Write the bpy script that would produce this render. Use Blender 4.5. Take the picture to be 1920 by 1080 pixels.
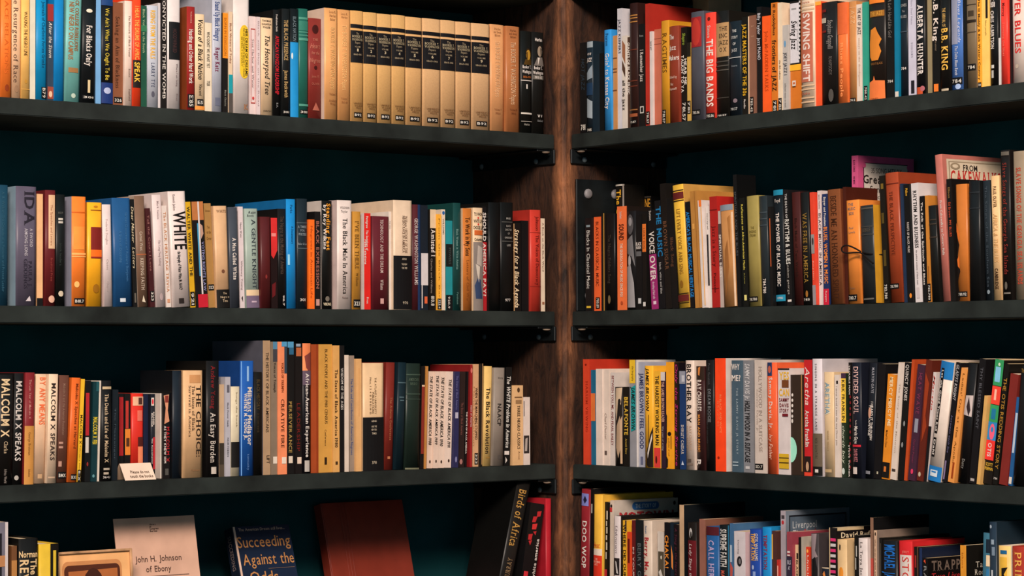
import bpy, bmesh, math, random
from mathutils import Vector, Matrix, noise
random.seed(7)
for o in list(bpy.data.objects): bpy.data.objects.remove(o)
S = bpy.context.scene
COL = S.collection

# ------------------------------------------------------------------ camera
Z2 = 1.60                                   # height of the middle shelf's top
F, PSI, YAW, PITCH, ROLL = 4572.2, 0.88427, 0.90535, 0.02795, -0.00361
CAM = Vector((5.5196*math.cos(PSI), 5.5196*math.sin(PSI), Z2-0.1003))
FW = Vector((-math.cos(YAW)*math.cos(PITCH), -math.sin(YAW)*math.cos(PITCH), math.sin(PITCH)))
_r = FW.cross(Vector((0,0,1))).normalized(); _u = _r.cross(FW)
RT = _r*math.cos(ROLL)+_u*math.sin(ROLL); UP = -_r*math.sin(ROLL)+_u*math.cos(ROLL)
cd = bpy.data.cameras.new('camera'); cam = bpy.data.objects.new('camera', cd); COL.objects.link(cam)
m = Matrix((RT, UP, -FW)).transposed().to_4x4(); m.translation = CAM; cam.matrix_world = m
cd.sensor_width = 36; cd.lens = 36*F/1920; cd.clip_start = .05
S.camera = cam

# ------------------------------------------------------------------ light and exposure
W = bpy.data.worlds.new('world'); S.world = W; W.use_nodes = True
bg = W.node_tree.nodes['Background']; bg.inputs[0].default_value = (.40,.66,.78,1); bg.inputs[1].default_value = .55
def area(name, loc, target, size, sizey, power, color):
    l = bpy.data.lights.new(name, 'AREA'); l.shape = 'RECTANGLE'; l.size = size; l.size_y = sizey
    l.energy = power; l.color = color
    o = bpy.data.objects.new(name, l); COL.objects.link(o); o.location = loc
    o.rotation_euler = (Vector(target)-Vector(loc)).to_track_quat('-Z','Y').to_euler()
    return o
area('window_light', (4.3, 5.0, 5.0), (0, .1, 1.4), 2.6, 1.3, 790, (1.0,.82,.70))
vs = S.view_settings; vs.view_transform = 'Standard'; vs.look = 'None'; vs.gamma = 1; vs.use_curve_mapping = False
vs.exposure = 0.0

# ------------------------------------------------------------------ pixel helpers (shelf planes are real planes)
def ray(u, v): return (FW*F + RT*(u-960) + UP*(540-v)).normalized()
def proj(P):
    d = P-CAM; z = d.dot(FW); return 960+F*d.dot(RT)/z, 540-F*d.dot(UP)/z
def on_plane(u, v, side, inn):
    """left shelves: plane y=-inn, right shelves: plane x=-inn"""
    r = ray(u, v); k = 1 if side == 'L' else 0
    t = (-inn-CAM[k])/r[k]; return CAM+r*t
def base_pt(u, z, side, inn):
    v = 600
    for _ in range(4):
        P = on_plane(u, v, side, inn); Q = P.copy(); Q.z = z; v = proj(Q)[1]
    P = on_plane(u, v, side, inn); P.z = z; return P

# ------------------------------------------------------------------ materials
def lin(h):
    h = h.lstrip('#'); c = [int(h[i:i+2],16)/255 for i in (0,2,4)]
    return [x/12.92 if x <= .04045 else ((x+.055)/1.055)**2.4 for x in c]
MATS = {}
def mat(hexc, kind='jacket'):
    k = (hexc, kind)
    if k in MATS: return MATS[k]
    M = bpy.data.materials.new(kind+'_'+hexc.lstrip('#')); M.use_nodes = True
    n = M.node_tree.nodes; L = M.node_tree.links; b = n['Principled BSDF']
    c = lin(hexc); g0 = 1.08-.42*min(c); c = [x*g0 for x in c]      # no paper reflects everything
    tc = n.new('ShaderNodeTexCoord'); ns = n.new('ShaderNodeTexNoise'); cr = n.new('ShaderNodeValToRGB')
    L.new(tc.outputs['Object'], ns.inputs['Vector']); L.new(ns.outputs['Fac'], cr.inputs['Fac']); L.new(cr.outputs[0], b.inputs['Base Color'])
    sc, lo, hi, ro, sp = {'jacket':(28,.86,1.08,.42,.30),'cloth':(300,.93,1.05,.8,.1),'print':(60,.92,1.05,.55,.2),'paper':(14,.85,1.08,.9,.05),
        'steel':(35,.6,1.5,.5,.4),'wood':(9,.4,1.7,.75,.2),'paint':(6,.75,1.3,.85,.1)}[kind]
    ns.inputs['Scale'].default_value = sc; ns.inputs['Detail'].default_value = 5
    cr.color_ramp.elements[0].position = .3; cr.color_ramp.elements[1].position = .72
    for e, g in zip(cr.color_ramp.elements, (lo, hi)): e.color = [min(1, x*g) for x in c]+[1]
    b.inputs['Roughness'].default_value = ro; b.inputs['Specular IOR Level'].default_value = sp
    MATS[k] = M; return M

def new_obj(name, verts, faces, material, parent=None, smooth=False, mats=None, mi=None):
    me = bpy.data.meshes.new(name); me.from_pydata([tuple(v) for v in verts], [], faces); me.update()
    for mm in (mats or [material]): me.materials.append(mm)
    if mi: me.polygons.foreach_set('material_index', mi)
    if smooth is True: me.polygons.foreach_set('use_smooth', [True]*len(faces))
    elif smooth: me.polygons.foreach_set('use_smooth', smooth)
    o = bpy.data.objects.new(name, me); COL.objects.link(o)
    if parent: o.parent = parent
    return o
def bm_obj(name, bm, material, parent=None, smooth=False):
    me = bpy.data.meshes.new(name); bm.to_mesh(me); bm.free(); me.materials.append(material)
    if smooth:
        for p in me.polygons: p.use_smooth = True
    o = bpy.data.objects.new(name, me); COL.objects.link(o)
    if parent: o.parent = parent
    return o
def box_bm(lo, hi, bevel=0, seg=1):
    bm = bmesh.new(); bmesh.ops.create_cube(bm, size=1)
    for v in bm.verts: v.co = Vector([lo[i]+(v.co[i]+.5)*(hi[i]-lo[i]) for i in range(3)])
    if bevel: bmesh.ops.bevel(bm, geom=bm.edges[:], offset=bevel, segments=seg, affect='EDGES')
    return bm
def empty(name, loc):
    o = bpy.data.objects.new(name, None); COL.objects.link(o); o.location = loc; o.empty_display_size = .05; return o
def tag(o, label=None, cat=None, group=None, kind=None):
    if label: o['label'] = label
    if cat: o['category'] = cat
    if group: o['group'] = group
    if kind: o['kind'] = kind
    return o

# ------------------------------------------------------------------ glyphs (built-in font, slab serifs added in code)
GL = {}
def glyph(ch, bold, serif):
    k = (ch, bold, serif)
    if k in GL: return GL[k]
    cu = bpy.data.curves.new('g','FONT'); cu.body = ch; cu.size = 1; cu.resolution_u = 2; cu.fill_mode = 'FRONT'
    cu.offset = .022 if bold else .004
    o = bpy.data.objects.new('g', cu); COL.objects.link(o)
    dg = bpy.context.evaluated_depsgraph_get(); e = o.evaluated_get(dg); me = e.to_mesh()
    V = [(v.co.x, v.co.y) for v in me.vertices]; Fc = [tuple(p.vertices) for p in me.polygons]
    if serif and V:
        # strokes that end flat on the baseline, x-height or cap line get a slab
        edges = {}
        for p in Fc:
            for i in range(len(p)):
                a, b = p[i], p[(i+1)%len(p)]; edges[tuple(sorted((a,b)))] = edges.get(tuple(sorted((a,b))),0)+1
        ys = [v[1] for v in V]; lev = {min(ys), max(ys)} | {y for y in ys if abs(y) < .03}
        for (a,b), cnt in list(edges.items()):
            (xa,ya),(xb,yb) = V[a],V[b]
            if cnt == 1 and abs(ya-yb) < .004 and .02 < abs(xa-xb) < .22 and any(abs(ya-l) < .012 for l in lev):
                x0, x1 = min(xa,xb)-.055, max(xa,xb)+.055; top = ya > .3
                y0, y1 = (ya-.05, ya) if top else (ya, ya+.05)
                n = len(V); V += [(x0,y0),(x1,y0),(x1,y1),(x0,y1)]; Fc.append((n,n+1,n+2,n+3))
    e.to_mesh_clear(); bpy.data.objects.remove(o); bpy.data.curves.remove(cu)
    if V: x0 = min(v[0] for v in V); w = max(v[0] for v in V)-x0; V = [(x-x0,y) for x,y in V]
    else: w = .25
    GL[k] = (V, Fc, w); return GL[k]
def text_mesh(txt, flags):
    """verts in a box: x 0..length, y 0..1 for cap height"""
    b, s, it = 'b' in flags, 's' in flags, 'i' in flags
    V, Fc = [], []; x = 0; gap = .3 if 'w' in flags else .085
    for ch in txt:
        g, f, w = glyph(ch, b, s)
        n = len(V); V += [(x+px+(py*.24 if it else 0), py/.70) for px,py in g]; Fc += [tuple(i+n for i in p) for p in f]
        x += w+gap
    L = max(v[0] for v in V) if V else 1
    return V, Fc, max(L,.01)
# ------------------------------------------------------------------ marks printed on spines and covers
def T(t,y0,y1,c,p=.5,w=.5,f=''): return ('T',t,y0,y1,c,p,w,f)          # lettering running down the spine
def H(t,y,h,c,p=.5,w=.8,f=''): return ('H',t,y,h,c,p,w,f)              # lettering across the spine
def R(y0,y1,c,l=0,r=1): return ('R',y0,y1,c,l,r)                       # colour band or panel
def E(y0,y1,c,l=.2,r=.8): return ('E',y0,y1,c,l,r)                     # round device
def PG(c,*pts): return ('P',c,pts)                                     # free shape, points (lateral fraction, y)
def ST(y0,y1,t='784.7',l=.08,r=.92): return ('S',y0,y1,t,l,r)          # black call-number sticker
NAMES = {'T':'lettering','H':'lettering','R':'printed_panel','E':'emblem','P':'printed_figure'}

def add_marks(parent, marks, X, Zf, surf, t, depth_sign=1, base=.0004):
    """X(fraction)->x, Zf(y)->z, surf(x)->y of the surface (outside is -y)"""
    k = 0
    for mk in marks:
        k += 1; off = base+.00016*k
        kind = mk[0]
        def P(x, z): return (x, surf(x)-off, z)
        if kind == 'S':
            _,y0,y1,tx,l,r = mk
            xs = [X(l+(r-l)*i/4) for i in range(5)]; z0, z1 = Zf(y1), Zf(y0)
            st = new_obj('call_number_sticker', [P(x,z) for z in (z0,z1) for x in xs], [(i,i+1,i+6,i+5) for i in range(4)], mat('#0c0b0c','print'), parent)
            V,Fc,L = text_mesh(tx,'b')
            if abs(z1-z0) > abs(xs[4]-xs[0])*1.4:    # narrow sticker, number runs down
                vv = [(xs[0]+(xs[4]-xs[0])*(.22+.56*y), z1-(z1-z0)*(.08+.84*x/L)) for x,y in V]
            else: vv = [(xs[0]+(xs[4]-xs[0])*(.08+.84*x/L), z0+(z1-z0)*(.24+.5*y)) for x,y in V]
            off += .0002; new_obj('lettering', [P(x,z) for x,z in vv], Fc, mat('#cfc8bd','print'), st); continue
        if kind == 'T':
            _,tx,y0,y1,c,p,w,f = mk; V,Fc,L = text_mesh(tx,f); z0, z1 = Zf(y0), Zf(y1)
            if 'u' in f: vv = [(X(p+w/2-w*y), z1+(z0-z1)*x/L) for x,y in V]
            else: vv = [(X(p-w/2+w*y), z0+(z1-z0)*x/L) for x,y in V]
        elif kind == 'H':
            _,tx,y,h,c,p,w,f = mk; V,Fc,L = text_mesh(tx,f); zc0, zc1 = Zf(y+h/2), Zf(y-h/2)
            vv = [(X(p-w/2+w*x/L), zc0+(zc1-zc0)*yy) for x,yy in V]
        elif kind == 'R':
            _,y0,y1,c,l,r = mk; n = 6; vv = [(X(l+(r-l)*i/n), Zf(y)) for y in (y1,y0) for i in range(n+1)]; Fc = [(i,i+1,i+n+2,i+n+1) for i in range(n)]
        elif kind == 'E':
            _,y0,y1,c,l,r = mk; n = 16; cx, cy = (l+r)/2, (y0+y1)/2
            vv = [(X(cx+(r-l)/2*math.cos(a*math.tau/n)), Zf(cy+(y1-y0)/2*math.sin(a*math.tau/n))) for a in range(n)]; Fc = [tuple(range(n))]
        else:
            _,c,pts = mk; vv = [(X(a), Zf(b)) for a,b in pts]; Fc = [tuple(range(len(vv)))]
        if vv and kind != 'R' and surf(X(.5)) < -.0002: vv, Fc = slice_flat(vv, Fc, [X(q/8) for q in range(1,8)])
        if vv: new_obj(NAMES[kind], [P(x,z) for x,z in vv], Fc, mat(c,'print'), parent)

def slice_flat(vv, Fc, cuts):
    bm = bmesh.new(); vs_ = [bm.verts.new((x,0,z)) for x,z in vv]
    for f in Fc:
        try: bm.faces.new([vs_[i] for i in f])
        except ValueError: pass
    for c in cuts: bmesh.ops.bisect_plane(bm, geom=bm.verts[:]+bm.edges[:]+bm.faces[:], dist=1e-7, plane_co=(c,0,0), plane_no=(1,0,0))
    bm.verts.index_update(); V = [(v.co.x,v.co.z) for v in bm.verts]; F_ = [tuple(v.index for v in f.verts) for f in bm.faces]; bm.free(); return V, F_

PAGES = ['#d8c4a2','#cdb893','#e0d2b8','#c4ab84']
def make_book(name, P0, rotz, t, h, d, hexc, marks, ys, opts, hard):
    """P0 = base of the spine's left edge; ys = (ytop, ybottom) in the photo for the marks' heights"""
    root = empty(name, P0); lean = opts.get('ang', 0); pit = opts.get('pitch', 0)
    Rm = Matrix.Rotation(rotz,4,'Z')
    piv = Vector((t if lean > 0 else 0, 0, 0))
    M = Matrix.Translation(P0) @ Rm @ Matrix.Translation(piv) @ Matrix.Rotation(lean,4,'Y') @ Matrix.Translation(-piv) @ Matrix.Rotation(pit,4,'X')
    root.matrix_world = M
    bl = 0.0 if not hard else min(.1*t, .003)
    bt = min(.0026 if hard else .0007, t*.2)
    def surf(x): 
        q = 2*x/t-1; return -bl*max(0, 1-q*q) if hard else 0.0
    n = 8 if hard else 2
    fr = .003 if hard else 0
    out = [(0,d)]+[(t*i/n, surf(t*i/n)) for i in range(n+1)]+[(t,d)]
    inn = [(bt,d)]+[(min(max(t*i/n,bt),t-bt), bt+surf(t*i/n)*.8) for i in range(n+1)]+[(t-bt,d)]
    N = len(out); V = []
    for z in (0,h): V += [(x,y,z) for x,y in out]+[(x,y,z) for x,y in inn]
    Fc, sm = [], []
    for i in range(N-1):
        a, b = i, i+1
        Fc.append((a,b,b+2*N,a+2*N)); sm.append(hard and 0 < i < N-2)
        Fc.append((N+b,N+a,N+a+2*N,N+b+2*N)); sm.append(False)
        Fc.append((2*N+a,2*N+b,3*N+b,3*N+a)); sm.append(False)
        Fc.append((b,a,N+a,N+b)); sm.append(False)
    for q in (0,N-1):
        f = (q,q+N,q+3*N,q+2*N); Fc.append(f if q else f[::-1]); sm.append(False)
    cc = opts.get('cc'); kindm = 'cloth' if opts.get('cloth') else 'jacket'
    mats = [mat(hexc,kindm)]+([mat(cc,kindm)] if cc else [])
    mi = [1 if (cc and (i//4 in (0,N-2) or i >= 4*(N-1))) else 0 for i in range(len(Fc))]
    new_obj('cover', V, Fc, None, root, sm, mats, mi)
    hi = .0035 if hard else .0006
    e = 1e-4
    x0,x1,y0,y1,z0,z1 = bt+e,t-bt-e,bt+e,d-(.004 if hard else .0006),hi,h-hi
    new_obj('page_block', [(x,y,z) for z in (z0,z1) for y in (y0,y1) for x in (x0,x1)],
        [(0,2,3,1),(4,5,7,6),(0,1,5,4),(2,6,7,3),(0,4,6,2),(1,3,7,5)], mat(opts.get('pages') or random.choice(PAGES),'paper'), root)
    yt, yb = ys
    add_marks(root, marks, lambda f: t*f, lambda y: h*(1-(y-yt)/(yb-yt)), surf, t)
    cov = opts.get('cov')
    if cov:     # print on the front cover (the right-hand board): local frame turned a quarter
        side = empty('front_cover_print', (t,0,0)); side.parent = root; side.rotation_euler = (0,0,math.pi/2)
        bpy.data.objects.remove(side)
        before = set(bpy.data.objects)
        add_marks(root, cov, lambda f: d*f, lambda y: h*(1-y), lambda x: 0.0, d)
        for o in set(bpy.data.objects)-before:
            for v in o.data.vertices: x,y,z = v.co; v.co = (t-y, x, z)
    return root

def cname(h):
    import colorsys
    h = h.lstrip('#'); r,g,b = [int(h[i:i+2],16)/255 for i in (0,2,4)]; hh,s,v = colorsys.rgb_to_hsv(r,g,b); hh *= 360
    if v < .2: return 'black'
    if s < .13: return 'white' if v > .8 else 'pale grey' if v > .6 else 'grey' if v > .35 else 'charcoal'
    if hh < 14 or hh > 335:
        if s < .3 and v > .7: return 'pinkish white'
        if s < .5 and v > .6: return 'pink'
        if v < .32: return 'dark maroon'
        return 'maroon' if v < .5 else 'red' if v > .62 else 'dark red'
    if hh < 42:
        if v < .33: return 'dark brown'
        if s < .35 and v > .75: return 'cream'
        if v < .58: return 'brown'
        if s > .68 and v > .72: return 'orange'
        return 'tan' if s > .35 else 'beige'
    if hh < 68: return 'yellow' if v > .7 and s > .5 else 'cream' if v > .75 else 'khaki'
    if hh < 165: return 'green' if v > .3 else 'dark green'
    if hh < 195: return 'teal' if v > .25 else 'dark teal'
    if hh < 255:
        if s < .3: return 'pale blue-grey' if v > .6 else 'slate grey'
        return 'navy' if v < .36 else 'blue' if v > .5 or s > .6 else 'slate blue'
    return 'purple-grey' if s < .4 else 'purple'
ORD = lambda n: str(n)+('th' if 10 <= n%100 <= 20 else {1:'st',2:'nd',3:'rd'}.get(n%10,'th'))
SHELF_NAMES = {'L1':'top left shelf','R1':'top right shelf','L2':'second left shelf','R2':'second right shelf',
    'L3':'third left shelf','R3':'third right shelf','L4':'bottom left shelf','R4':'bottom right shelf'}
ALL_LABELS = set()
def build_row(key, z, items, ybase):
    side = key[0]; recs = []
    prev_in = None
    for it in items:
        x0,x1,yt,c,marks = it[:5]; o = dict(it[5]) if len(it) > 5 else {}
        random.seed(hash((key[0]=='L', int(key[1]), x0)) & 0xffff)
        inn = o.get('inn', .012+random.uniform(-.004,.006))
        A = base_pt(x0, z, side, inn); B = base_pt(x1, z, side, inn)
        ax = 0 if side == 'L' else 1
        t = abs(B[ax]-A[ax]); ln = o.get('lean', 0)
        TP = on_plane((x0+x1)/2+ln, yt, side, inn); Hh = TP.z-z
        MB = (A+B)/2; dx = (TP[ax]-MB[ax])*(-1 if side == 'L' else 1)
        ang = math.atan2(dx, Hh) if ln else 0.0
        h = math.hypot(Hh, dx) if ln else Hh
        recs.append(dict(A=A,t=t,h=h,ang=ang,inn=inn,o=o,c=c,marks=marks,x0=x0,x1=x1,yt=yt,s0=0,d=0))
    # local abscissa along the shelf
    org = base_pt(0, z, side, .012)
    for r in recs:
        ax = 0 if side == 'L' else 1; r['s'] = (r['A'][ax]-org[ax])*(-1 if side == 'L' else 1)
        o = r['o']; r['d'] = o.get('d') or min(max(.68*r['h'],.11), .215)
    # neighbours must not run into each other
    for it_ in range(3):
        for i in range(len(recs)):
            for j in range(i+1, min(i+5,len(recs))):
                a, b = recs[i], recs[j]
                if a['s'] > b['s']: a, b = b, a
                if a['inn']+a['d'] < b['inn'] or b['inn']+b['d'] < a['inn']: continue
                hm = min(a['h']*math.cos(a['ang']), b['h']*math.cos(b['ang']))
                def redge(q,zz): return q['s']+q['t']+math.tan(q['ang'])*zz
                def ledge(q,zz): return q['s']+math.tan(q['ang'])*zz
                ov = max(redge(a,0)-ledge(b,0), redge(a,hm)-ledge(b,hm))+.0003
                if ov > 0:
                    ka = a['t']/(a['t']+b['t']); mx = .5
                    da = min(ov*ka, a['t']*mx); db = min(ov-da, b['t']*mx)
                    a['t'] -= da; b['s'] += db; b['t'] -= db
    bk = [r for r in recs]
    for i, r in enumerate(bk):
        o = r['o']; sgn = -1 if side == 'L' else 1
        P = Vector(r['A']); ax = 0 if side == 'L' else 1
        P[ax] = org[ax]+sgn*r['s']
        P.z = z+.0004
        hard = o.get('hard'); 
        if hard is None: hard = (r['x1']-r['x0']) >= 15
        if o.get('flat'): hard = False
        oo = dict(o); oo['ang'] = r['ang']
        name = o.get('name', 'hardcover_book' if hard else 'paperback_book')
        yb = ybase((r['x0']+r['x1'])/2)
        b = make_book(name, P, math.pi if side == 'L' else math.pi/2, r['t'], r['h'], r['d'], r['c'], r['marks'], (r['yt'],yb), oo, hard)
        r['obj'] = b
    # labels: look, then neighbours, then the count from the post
    for r in bk:
        o = r['o']; nm = o.get('nm') or cname(r['c'])
        tx = [m for m in r['marks'] if m[0] in 'TH']
        r['nm'] = nm; wd = r['x1']-r['x0']
        size = o.get('sz') or ('slim ' if wd < 11 else 'thick ' if wd > 27 else '')
        if o.get('look'): r['look'] = o['look']
        else:
            lt = (' with '+cname(tx[0][4])+' lettering') if tx and cname(tx[0][4]) != nm else ''
            r['look'] = size+nm+' book'+lt
    tri = {}
    for i, r in enumerate(bk):
        l = bk[i-1]['nm'] if i else None; q = bk[i+1]['nm'] if i+1 < len(bk) else None
        r['tri'] = (l, r['nm'], q); tri[(r['look'],l,q)] = tri.get((r['look'],l,q),0)+1
    nb = len(bk); hy = lambda a: a and a.replace(' and ','-and-')
    for i, r in enumerate(bk):
        l,_,q = r['tri']; l0, q0 = l, q; sh = SHELF_NAMES[key]
        rank = nb-i if side == 'L' else i+1
        if r['o'].get('label'): lab = r['o']['label']
        elif tri[(r['look'],l,q)] == 1 and l and q:
            l, q = hy(l), hy(q); lab = f"{r['look']} between {l} and {q} ones, {sh}" if l != q else f"{r['look']} between two {l} ones, {sh}"
        else: lab = f"{r['look']}, {ORD(rank)} from the post, {sh}"
        if len(lab.split()) > 16 or lab in ALL_LABELS: lab = f"{r['nm']} book, {ORD(rank)} from the post, {sh}"
        ALL_LABELS.add(lab)
        tag(r['obj'], lab, 'book', r['o'].get('group') or 'books on the '+sh)
    return recs
# ------------------------------------------------------------------ structure
ZS = {1: Z2+.3999, 2: Z2, 3: Z2-.3439, 4: Z2-.744}
TH = .0333
EA, EB = .024, .030            # the post's two room-side faces: x=EA (left shelf ends there), y=EB (right shelf ends there)
# depth of the shelves: where the post's faces meet the back walls
def depth_on_face(u, side):
    r = ray(u, 330)
    if side == 'L': t = (EA-CAM.x)/r.x; return -(CAM+r*t).y
    t = (EB-CAM.y)/r.y; return -(CAM+r*t).x
DL, DR = depth_on_face(887,'L'), depth_on_face(1249,'R')
print('shelf depths', DL, DR)

def wood_mat(name, dark, mid, light):
    """dark stained timber; a lighter tone runs along the arris between the two faces"""
    M = bpy.data.materials.new(name); M.use_nodes = True; n = M.node_tree.nodes; L = M.node_tree.links; b = n['Principled BSDF']
    tc = n.new('ShaderNodeTexCoord'); mp = n.new('ShaderNodeMapping'); mp.inputs['Scale'].default_value = (15,15,3.6)
    ns = n.new('ShaderNodeTexNoise'); ns.inputs['Scale'].default_value = 3.1; ns.inputs['Detail'].default_value = 10; ns.inputs['Roughness'].default_value = .7; ns.inputs['Distortion'].default_value = 1.1
    n2 = n.new('ShaderNodeTexNoise'); n2.inputs['Scale'].default_value = 4.5; n2.inputs['Detail'].default_value = 6
    cr_ = n.new('ShaderNodeValToRGB'); e = cr_.color_ramp.elements
    e[0].position = .36; e[0].color = lin(dark)+[1]; e[1].position = .78; e[1].color = lin(mid)+[1]
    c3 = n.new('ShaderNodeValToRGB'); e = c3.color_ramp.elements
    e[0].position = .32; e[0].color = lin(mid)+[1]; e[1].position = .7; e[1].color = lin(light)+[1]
    # mask of the lighter tone: x + y is greatest along the arris
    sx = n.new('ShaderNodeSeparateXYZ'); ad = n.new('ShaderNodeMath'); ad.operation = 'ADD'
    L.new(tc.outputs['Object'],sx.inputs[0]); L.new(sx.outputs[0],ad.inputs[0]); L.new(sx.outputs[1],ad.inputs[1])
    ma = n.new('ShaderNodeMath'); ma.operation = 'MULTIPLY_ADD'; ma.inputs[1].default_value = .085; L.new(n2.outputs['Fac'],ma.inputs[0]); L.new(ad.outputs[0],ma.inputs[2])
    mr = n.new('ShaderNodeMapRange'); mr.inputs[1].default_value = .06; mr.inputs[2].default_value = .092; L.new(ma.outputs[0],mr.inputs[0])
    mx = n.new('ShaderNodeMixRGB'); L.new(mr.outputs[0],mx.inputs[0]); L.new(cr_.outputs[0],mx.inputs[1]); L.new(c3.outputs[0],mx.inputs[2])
    L.new(tc.outputs['Object'],mp.inputs[0]); L.new(mp.outputs[0],ns.inputs['Vector']); L.new(tc.outputs['Object'],n2.inputs['Vector'])
    L.new(ns.outputs['Fac'],cr_.inputs[0]); L.new(ns.outputs['Fac'],c3.inputs[0]); L.new(mx.outputs[0],b.inputs['Base Color'])
    bp = n.new('ShaderNodeBump'); bp.inputs['Strength'].default_value = .7; bp.inputs['Distance'].default_value = .004
    L.new(ns.outputs['Fac'],bp.inputs['Height']); L.new(bp.outputs[0],b.inputs['Normal']); b.inputs['Roughness'].default_value = .7; b.inputs['Specular IOR Level'].default_value = .25
    return M
M_WALL = mat('#123e42','paint'); M_SHELF = mat('#1e2321','wood'); M_STEEL = mat('#080d0f','steel'); M_BOLT = mat('#4a5458','steel')
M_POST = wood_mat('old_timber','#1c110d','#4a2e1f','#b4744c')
def setting(name, lo, hi, m): return tag(bm_obj(name, box_bm(lo,hi), m), kind='structure')
setting('wall_left', (-DR-.08,-DL-.08,0), (3.2,-DL,2.9), M_WALL)
setting('wall_right', (-DR-.08,-DL,0), (-DR,3.2,2.9), M_WALL)
setting('floor', (-DR-.08,-DL-.08,-.1), (7.2,7.2,0), mat('#3a2c22','wood'))

# the timber post standing in the corner
def post():
    bm = box_bm((-DR,-DL,0),(EA,EB,2.85)); 
    ed = [e for e in bm.edges if all(abs(v.co.x-EA) < 1e-5 and abs(v.co.y-EB) < 1e-5 for v in e.verts)]
    bmesh.ops.bevel(bm, geom=ed, offset=.016, segments=3, affect='EDGES')
    long_ = [e for e in bm.edges if abs(e.verts[0].co.z-e.verts[1].co.z) > 1]
    bmesh.ops.subdivide_edges(bm, edges=long_, cuts=90)
    for v in bm.verts:
        if v.co.x > 0 or v.co.y > 0:
            a = noise.noise(Vector((v.co.x*8, v.co.y*8, v.co.z*5)))*.004+noise.noise(Vector((v.co.x*30, v.co.y*30, v.co.z*22)))*.0018
            if v.co.x > 0 and v.co.y > 0: v.co += Vector((a-.001,a-.001,0))
    return bm
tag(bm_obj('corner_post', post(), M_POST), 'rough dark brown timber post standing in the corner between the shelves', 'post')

def dome(bm, c, axis, r, hgt):
    """domed bolt head on a washer, axis = outward unit vector"""
    q = Vector((0,0,1)).rotation_difference(axis).to_matrix()
    prof = [(r,0),(r,hgt*.25),(r*.86,hgt*.6),(r*.55,hgt*.88),(0,hgt)]; n = 12; rings = []
    for rr, hh in prof[:-1]: rings.append([bm.verts.new(Vector(c)+q@Vector((rr*math.cos(k*math.tau/n),rr*math.sin(k*math.tau/n),hh))) for k in range(n)])
    tp = bm.verts.new(Vector(c)+q@Vector((0,0,hgt)))
    for a,b in zip(rings,rings[1:]):
        for k_ in range(n): bm.faces.new((a[k_],a[(k_+1)%n],b[(k_+1)%n],b[k_]))
    for k_ in range(n): bm.faces.new((rings[-1][k_],rings[-1][(k_+1)%n],tp))
def face_pt(u, v, side):
    r = ray(u, v)
    t = (EA-CAM.x)/r.x if side == 'L' else (EB-CAM.y)/r.y
    return CAM+r*t

LEN = 2.0
ROWN = {1:'top',2:'second',3:'third',4:'bottom'}
BOLTS = {('L',1):[(907,313),(1009,303)],('R',1):[(1093,300),(1222,309)],('L',2):[(912,632),(1014,632)],('R',2):[(1104,632),(1225,633)],('L',3):[(916,926),(1016,918)],('R',3):[(1100,921),(1226,930)],('L',4):[],('R',4):[]}
for i in (1,2,3,4):
    for side in 'LR':
        z = ZS[i]; sn = 'left' if side == 'L' else 'right'
        lo, hi = ((EA+.0005,-DL+.0005,z-TH),(LEN,0,z)) if side == 'L' else ((-DR+.0005,EB+.0005,z-TH),(0,LEN,z))
        bm = box_bm(lo, hi, .0018, 2)
        tag(bm_obj('shelf', bm, M_SHELF), f'thick blackened {sn} shelf board carrying the {ROWN[i]} row of books' if i != 4 else f'blackened {sn} shelf board at the bottom, under the lowest books', 'shelf', 'shelf boards')
        # steel angle under the shelf end, bolted to the post
        o = empty('shelf_bracket', ((EA if side == 'L' else 0), (0 if side == 'L' else EB), z-TH))
        inv = Matrix.Translation(-o.location)
        zt, zb = z-TH-.0003, z-TH-.033
        if side == 'L': v_lo,v_hi,h_lo,h_hi = (EA+.0003,-DL-.0+.004,zb),(EA+.0055,.004,zt),(EA+.0058,-DL+.004,zt-.005),(EA+.045,-.006,zt)
        else: v_lo,v_hi,h_lo,h_hi = (-DR+.004,EB+.0003,zb),(.004,EB+.0055,zt),(-DR+.004,EB+.0058,zt-.005),(-.006,EB+.045,zt)
        for nm, a, b in (('bolted_flange',v_lo,v_hi),('seat_flange',h_lo,h_hi)):
            bm = box_bm(a,b,.0012,1); bm.transform(inv); bm_obj(nm, bm, M_STEEL, o)
        ax = Vector((1,0,0)) if side == 'L' else Vector((0,1,0))
        for (u,v) in BOLTS[(side,i)]:
            p = face_pt(u,v,side)+ax*.0052; bm = bmesh.new(); dome(bm, p, ax, .0066, .0055); bm.transform(inv); bm_obj('bolt', bm, M_BOLT, o, True)
        # bracket lip under the board's front corner, its lit look put into the colour
        p = Vector((EA+.022,-.004,zt-.006)) if side == 'L' else Vector((-.004,EB+.03,zt-.006))
        bm = bmesh.new(); dome(bm, p, Vector((0,0,-1)), .009, .004); bm.transform(inv); bm_obj('bracket_lip', bm, mat('#8a7a6a','steel'), o, True)
        tag(o, f'dark steel angle bracket under the {ROWN[i]} {sn} shelf, bolted to the post', 'bracket', 'steel shelf brackets')

# the next pair of boards, just above the frame
for sn, lo, hi in (('left',(EA+.0005,-DL+.0005,ZS[1]+.3395-TH),(LEN,0,ZS[1]+.3395)),('right',(-DR+.0005,EB+.0005,ZS[1]+.3395-TH),(0,LEN,ZS[1]+.3395))):
    tag(bm_obj('shelf', box_bm(lo,hi,.0018,2), M_SHELF), f'blackened {sn} shelf board above the top row of books', 'shelf', 'shelf boards')

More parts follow.
